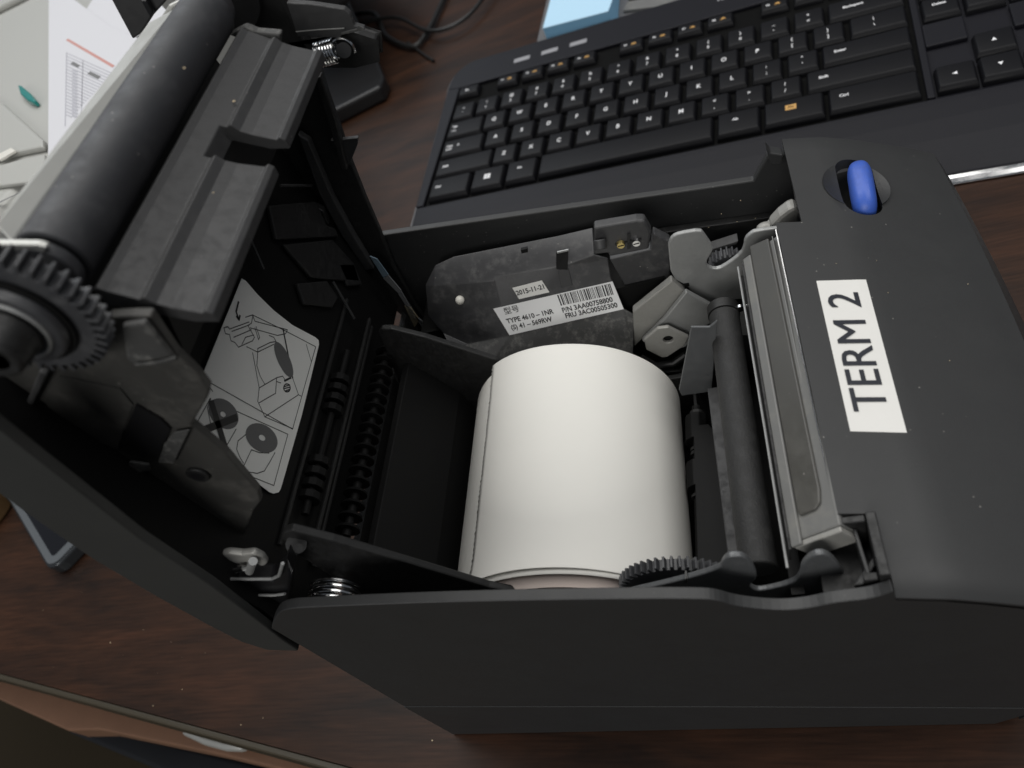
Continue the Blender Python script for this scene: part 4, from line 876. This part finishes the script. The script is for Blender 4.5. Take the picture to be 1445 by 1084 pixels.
part('drawing', ink([Z(l) for l in bold_], SX, .6, (.07, 0, 0)), 'black_ink', ist)
part('cross_mark', ink([Z([(175, 720), (232, 905)]), Z([(132, 838), (277, 782)])], SX, 2.0, (.16, 0, 0)), 'black_ink', ist)
def disc(cx, cy, a, b, rot, hole, nm):
    o_ = PS(Z(ell(cx, cy, a, b, rot)[:-1]), SX); i_ = PS(Z(ell(*hole)[:-1]), SX); n = len(o_)
    mb = MB().add([q + np.array([.08, 0, 0]) for q in o_ + i_], [(i, (i+1) % n, n + (i+1) % n, n + i) for i in range(n)]); part(nm, mb, 'grey_ink', ist)
disc(388, 868, 75, 55, 38, (390, 867, 15, 11, 38), 'drawn_roll'); disc(226, 765, 74, 54, 48, (224, 767, 13, 10, 48), 'drawn_roll')
mb = MB(); q_ = PS(Z(ell(482, 535, 82, 26, 66)[:-1]), SX); mb.add([q + np.array([.08, 0, 0]) for q in q_], [tuple(range(len(q_)))]); part('drawn_roll', mb, 'grey_ink', ist)
part('drawn_spool', ink([Z(ell(496, 655, 14, 17, 0)), Z([(484, 650), (508, 642)]), Z([(484, 658), (509, 652)]), Z([(488, 668), (506, 662)])], SX, .35, (.07, 0, 0)), 'black_ink', ist)

# ================================================================== PAPER ROLL
RX, RZ, Rr = -75.9, 60.0, 37.5
pl0 = empty('paper_roll', (RX, 122, RZ - Rr), 'fat white receipt paper roll lying in the open printer', 'paper roll')
mb = MB()
def ring_cyl(y0, y1, r, n=128): return MB().cyl((RX, y0, RZ), (RX, y1, RZ), r, n)
ring_cyl(83.3, 160.4, Rr).build('wound_paper', 'paper', pl0, smooth=True, bevel=.2)
MB().cyl((RX, 78.6, RZ), (RX, 83.2, RZ), Rr - 4.2, 96, Rr - .8).build('end_face', 'paper_core', pl0, smooth=True, label='pinkish wound edge of the roll, inner turns pushed out')  # cone shape and raised pink tone brighten the shaded roll end
MB().cyl((RX, 78.2, RZ), (RX, 78.55, RZ), 9, 40).build('core_tube', 'paper_core', pl0, smooth=True)
TORN = 124
# outer turn: a loose sheet with a torn, toothed end on the left
random.seed(5)
angs = np.linspace(math.radians(TORN), math.radians(-150), 110); yy = np.concatenate([[82.0, 82.4], np.linspace(83.4, 160.4, 88), [161.6, 162.0]])
V = []; Fc = []
def wr(t, y):
    a = math.degrees(t); bulge = 0
    k = max(0, (91 - y) / 9)                                   # the near edge lifts off over the crest
    bulge += 1.2 * k ** 2 * max(0, math.sin(math.radians((a - 40) * 180 / 104))) if 40 < a < 144 else 0
    k2 = max(0, (y - 148) / 14); bulge += .35 * k2 * max(0, math.cos(math.radians(a - 95)))
    return Rr + .082 + bulge + .10 * math.sin(3 * t + .02 * y)
tooth = [random.uniform(.35, 1.0) for _ in yy]
for i, t in enumerate(angs):
    for j, y in enumerate(yy):
        tt = t
        if i == 0: tt = t + (.018 if j % 2 else -.008) * tooth[j]
        r = wr(tt, y); a_ = math.degrees(tt); yx = y + (2.2 * max(0, (a_ - 70) / 54) ** 1.5 - .4) * (y - 82) / 80; V.append((RX + r*math.cos(tt), yx, RZ + r*math.sin(tt)))
ny = len(yy)
for i in range(len(angs) - 1):
    for j in range(ny - 1): Fc.append((i*ny+j, i*ny+j+1, (i+1)*ny+j+1, (i+1)*ny+j))
ow = mesh('outer_sheet', V, Fc, 'paper', pl0, smooth=True, label='loose outer turn of paper with a torn toothed end')
sm = ow.modifiers.new('thick', 'SOLIDIFY'); sm.thickness = .00016; sm.offset = 0
# a second loose turn lifting at the near edge
V = []; Fc = []; a2_ = np.linspace(math.radians(150), math.radians(30), 50); y2 = np.linspace(80.6, 90, 8)
for t in a2_:
    for y in y2:
        k = max(0, (90 - y) / 9.4); s = max(0, math.sin((math.degrees(t) - 30) / 120 * PI)); r = Rr - .35 + .5 * k * s; V.append((RX + r*math.cos(t), y, RZ + r*math.sin(t)))
for i in range(49):
    for j in range(7): Fc.append((i*8+j, i*8+j+1, (i+1)*8+j+1, (i+1)*8+j))
o = mesh('inner_turn', V, Fc, 'paper', pl0, smooth=True); sm = o.modifiers.new('thick', 'SOLIDIFY'); sm.thickness = .00012

# ================================================================== CRUMBS ON THE DESK
mb = MB(); random.seed(9)
spots = [(156, 907), (202, 889), (257, 973), (216, 996), (371, 1013), (340, 1023), (610, 1045)] + [(random.uniform(20, 420), random.uniform(820, 960)) for _ in range(14)] + [(random.uniform(520, 600), random.uniform(150, 300)) for _ in range(4)]
for i, (u, v) in enumerate(spots):
    q = P(u, v, ('z', .15)); rs = random.uniform(.16, .36) if i < 7 else random.uniform(.06, .14)
    t_ = sphere_mb(q, rs, (1.2, .8, .6), 6, 4); mb.add(t_.v, t_.f)
mt_ = mat('crumb', (.62, .50, .33), .8)
o = mb.build('crumbs', 'crumb', None, org=P(200, 900, ('z', 0))); o.location = Vector(P(200, 900, ('z', 0))) * .001
tag(o, 'tiny pale crumbs scattered on the desk left of the printer', 'crumbs', None, 'stuff')
# lint and paper chips lying on the printer itself
def chip(u, v, plane, r_, par, sc=(1, .6, .5)):
    t_ = sphere_mb(P(u, v, plane), r_, sc, 6, 4); part('paper_chip', t_, 'crumb', par)
chip(330, 143, ((-97, 150, 214.4), (.6, 0, .8)), .45, gpl); chip(260, 96, ('z', 233.4), .30, roll); chip(301, 272, ((-97, 120, 214.4), (.6, 0, .8)), .22, gpl)
for u, v in ((1237, 368), (1366, 401), (1340, 509), (1180, 372), (1253, 413)): chip(u, v, ('z', cz(P(u, v, ('z', 110))[0], P(u, v, ('z', 110))[1]) + .1), .14, cover)
for u, v in ((1018, 302), (1040, 313), (1066, 308), (1045, 283), (934, 341), (1000, 321)): chip(u, v, ('y', YF - 6.4), .2, pr)
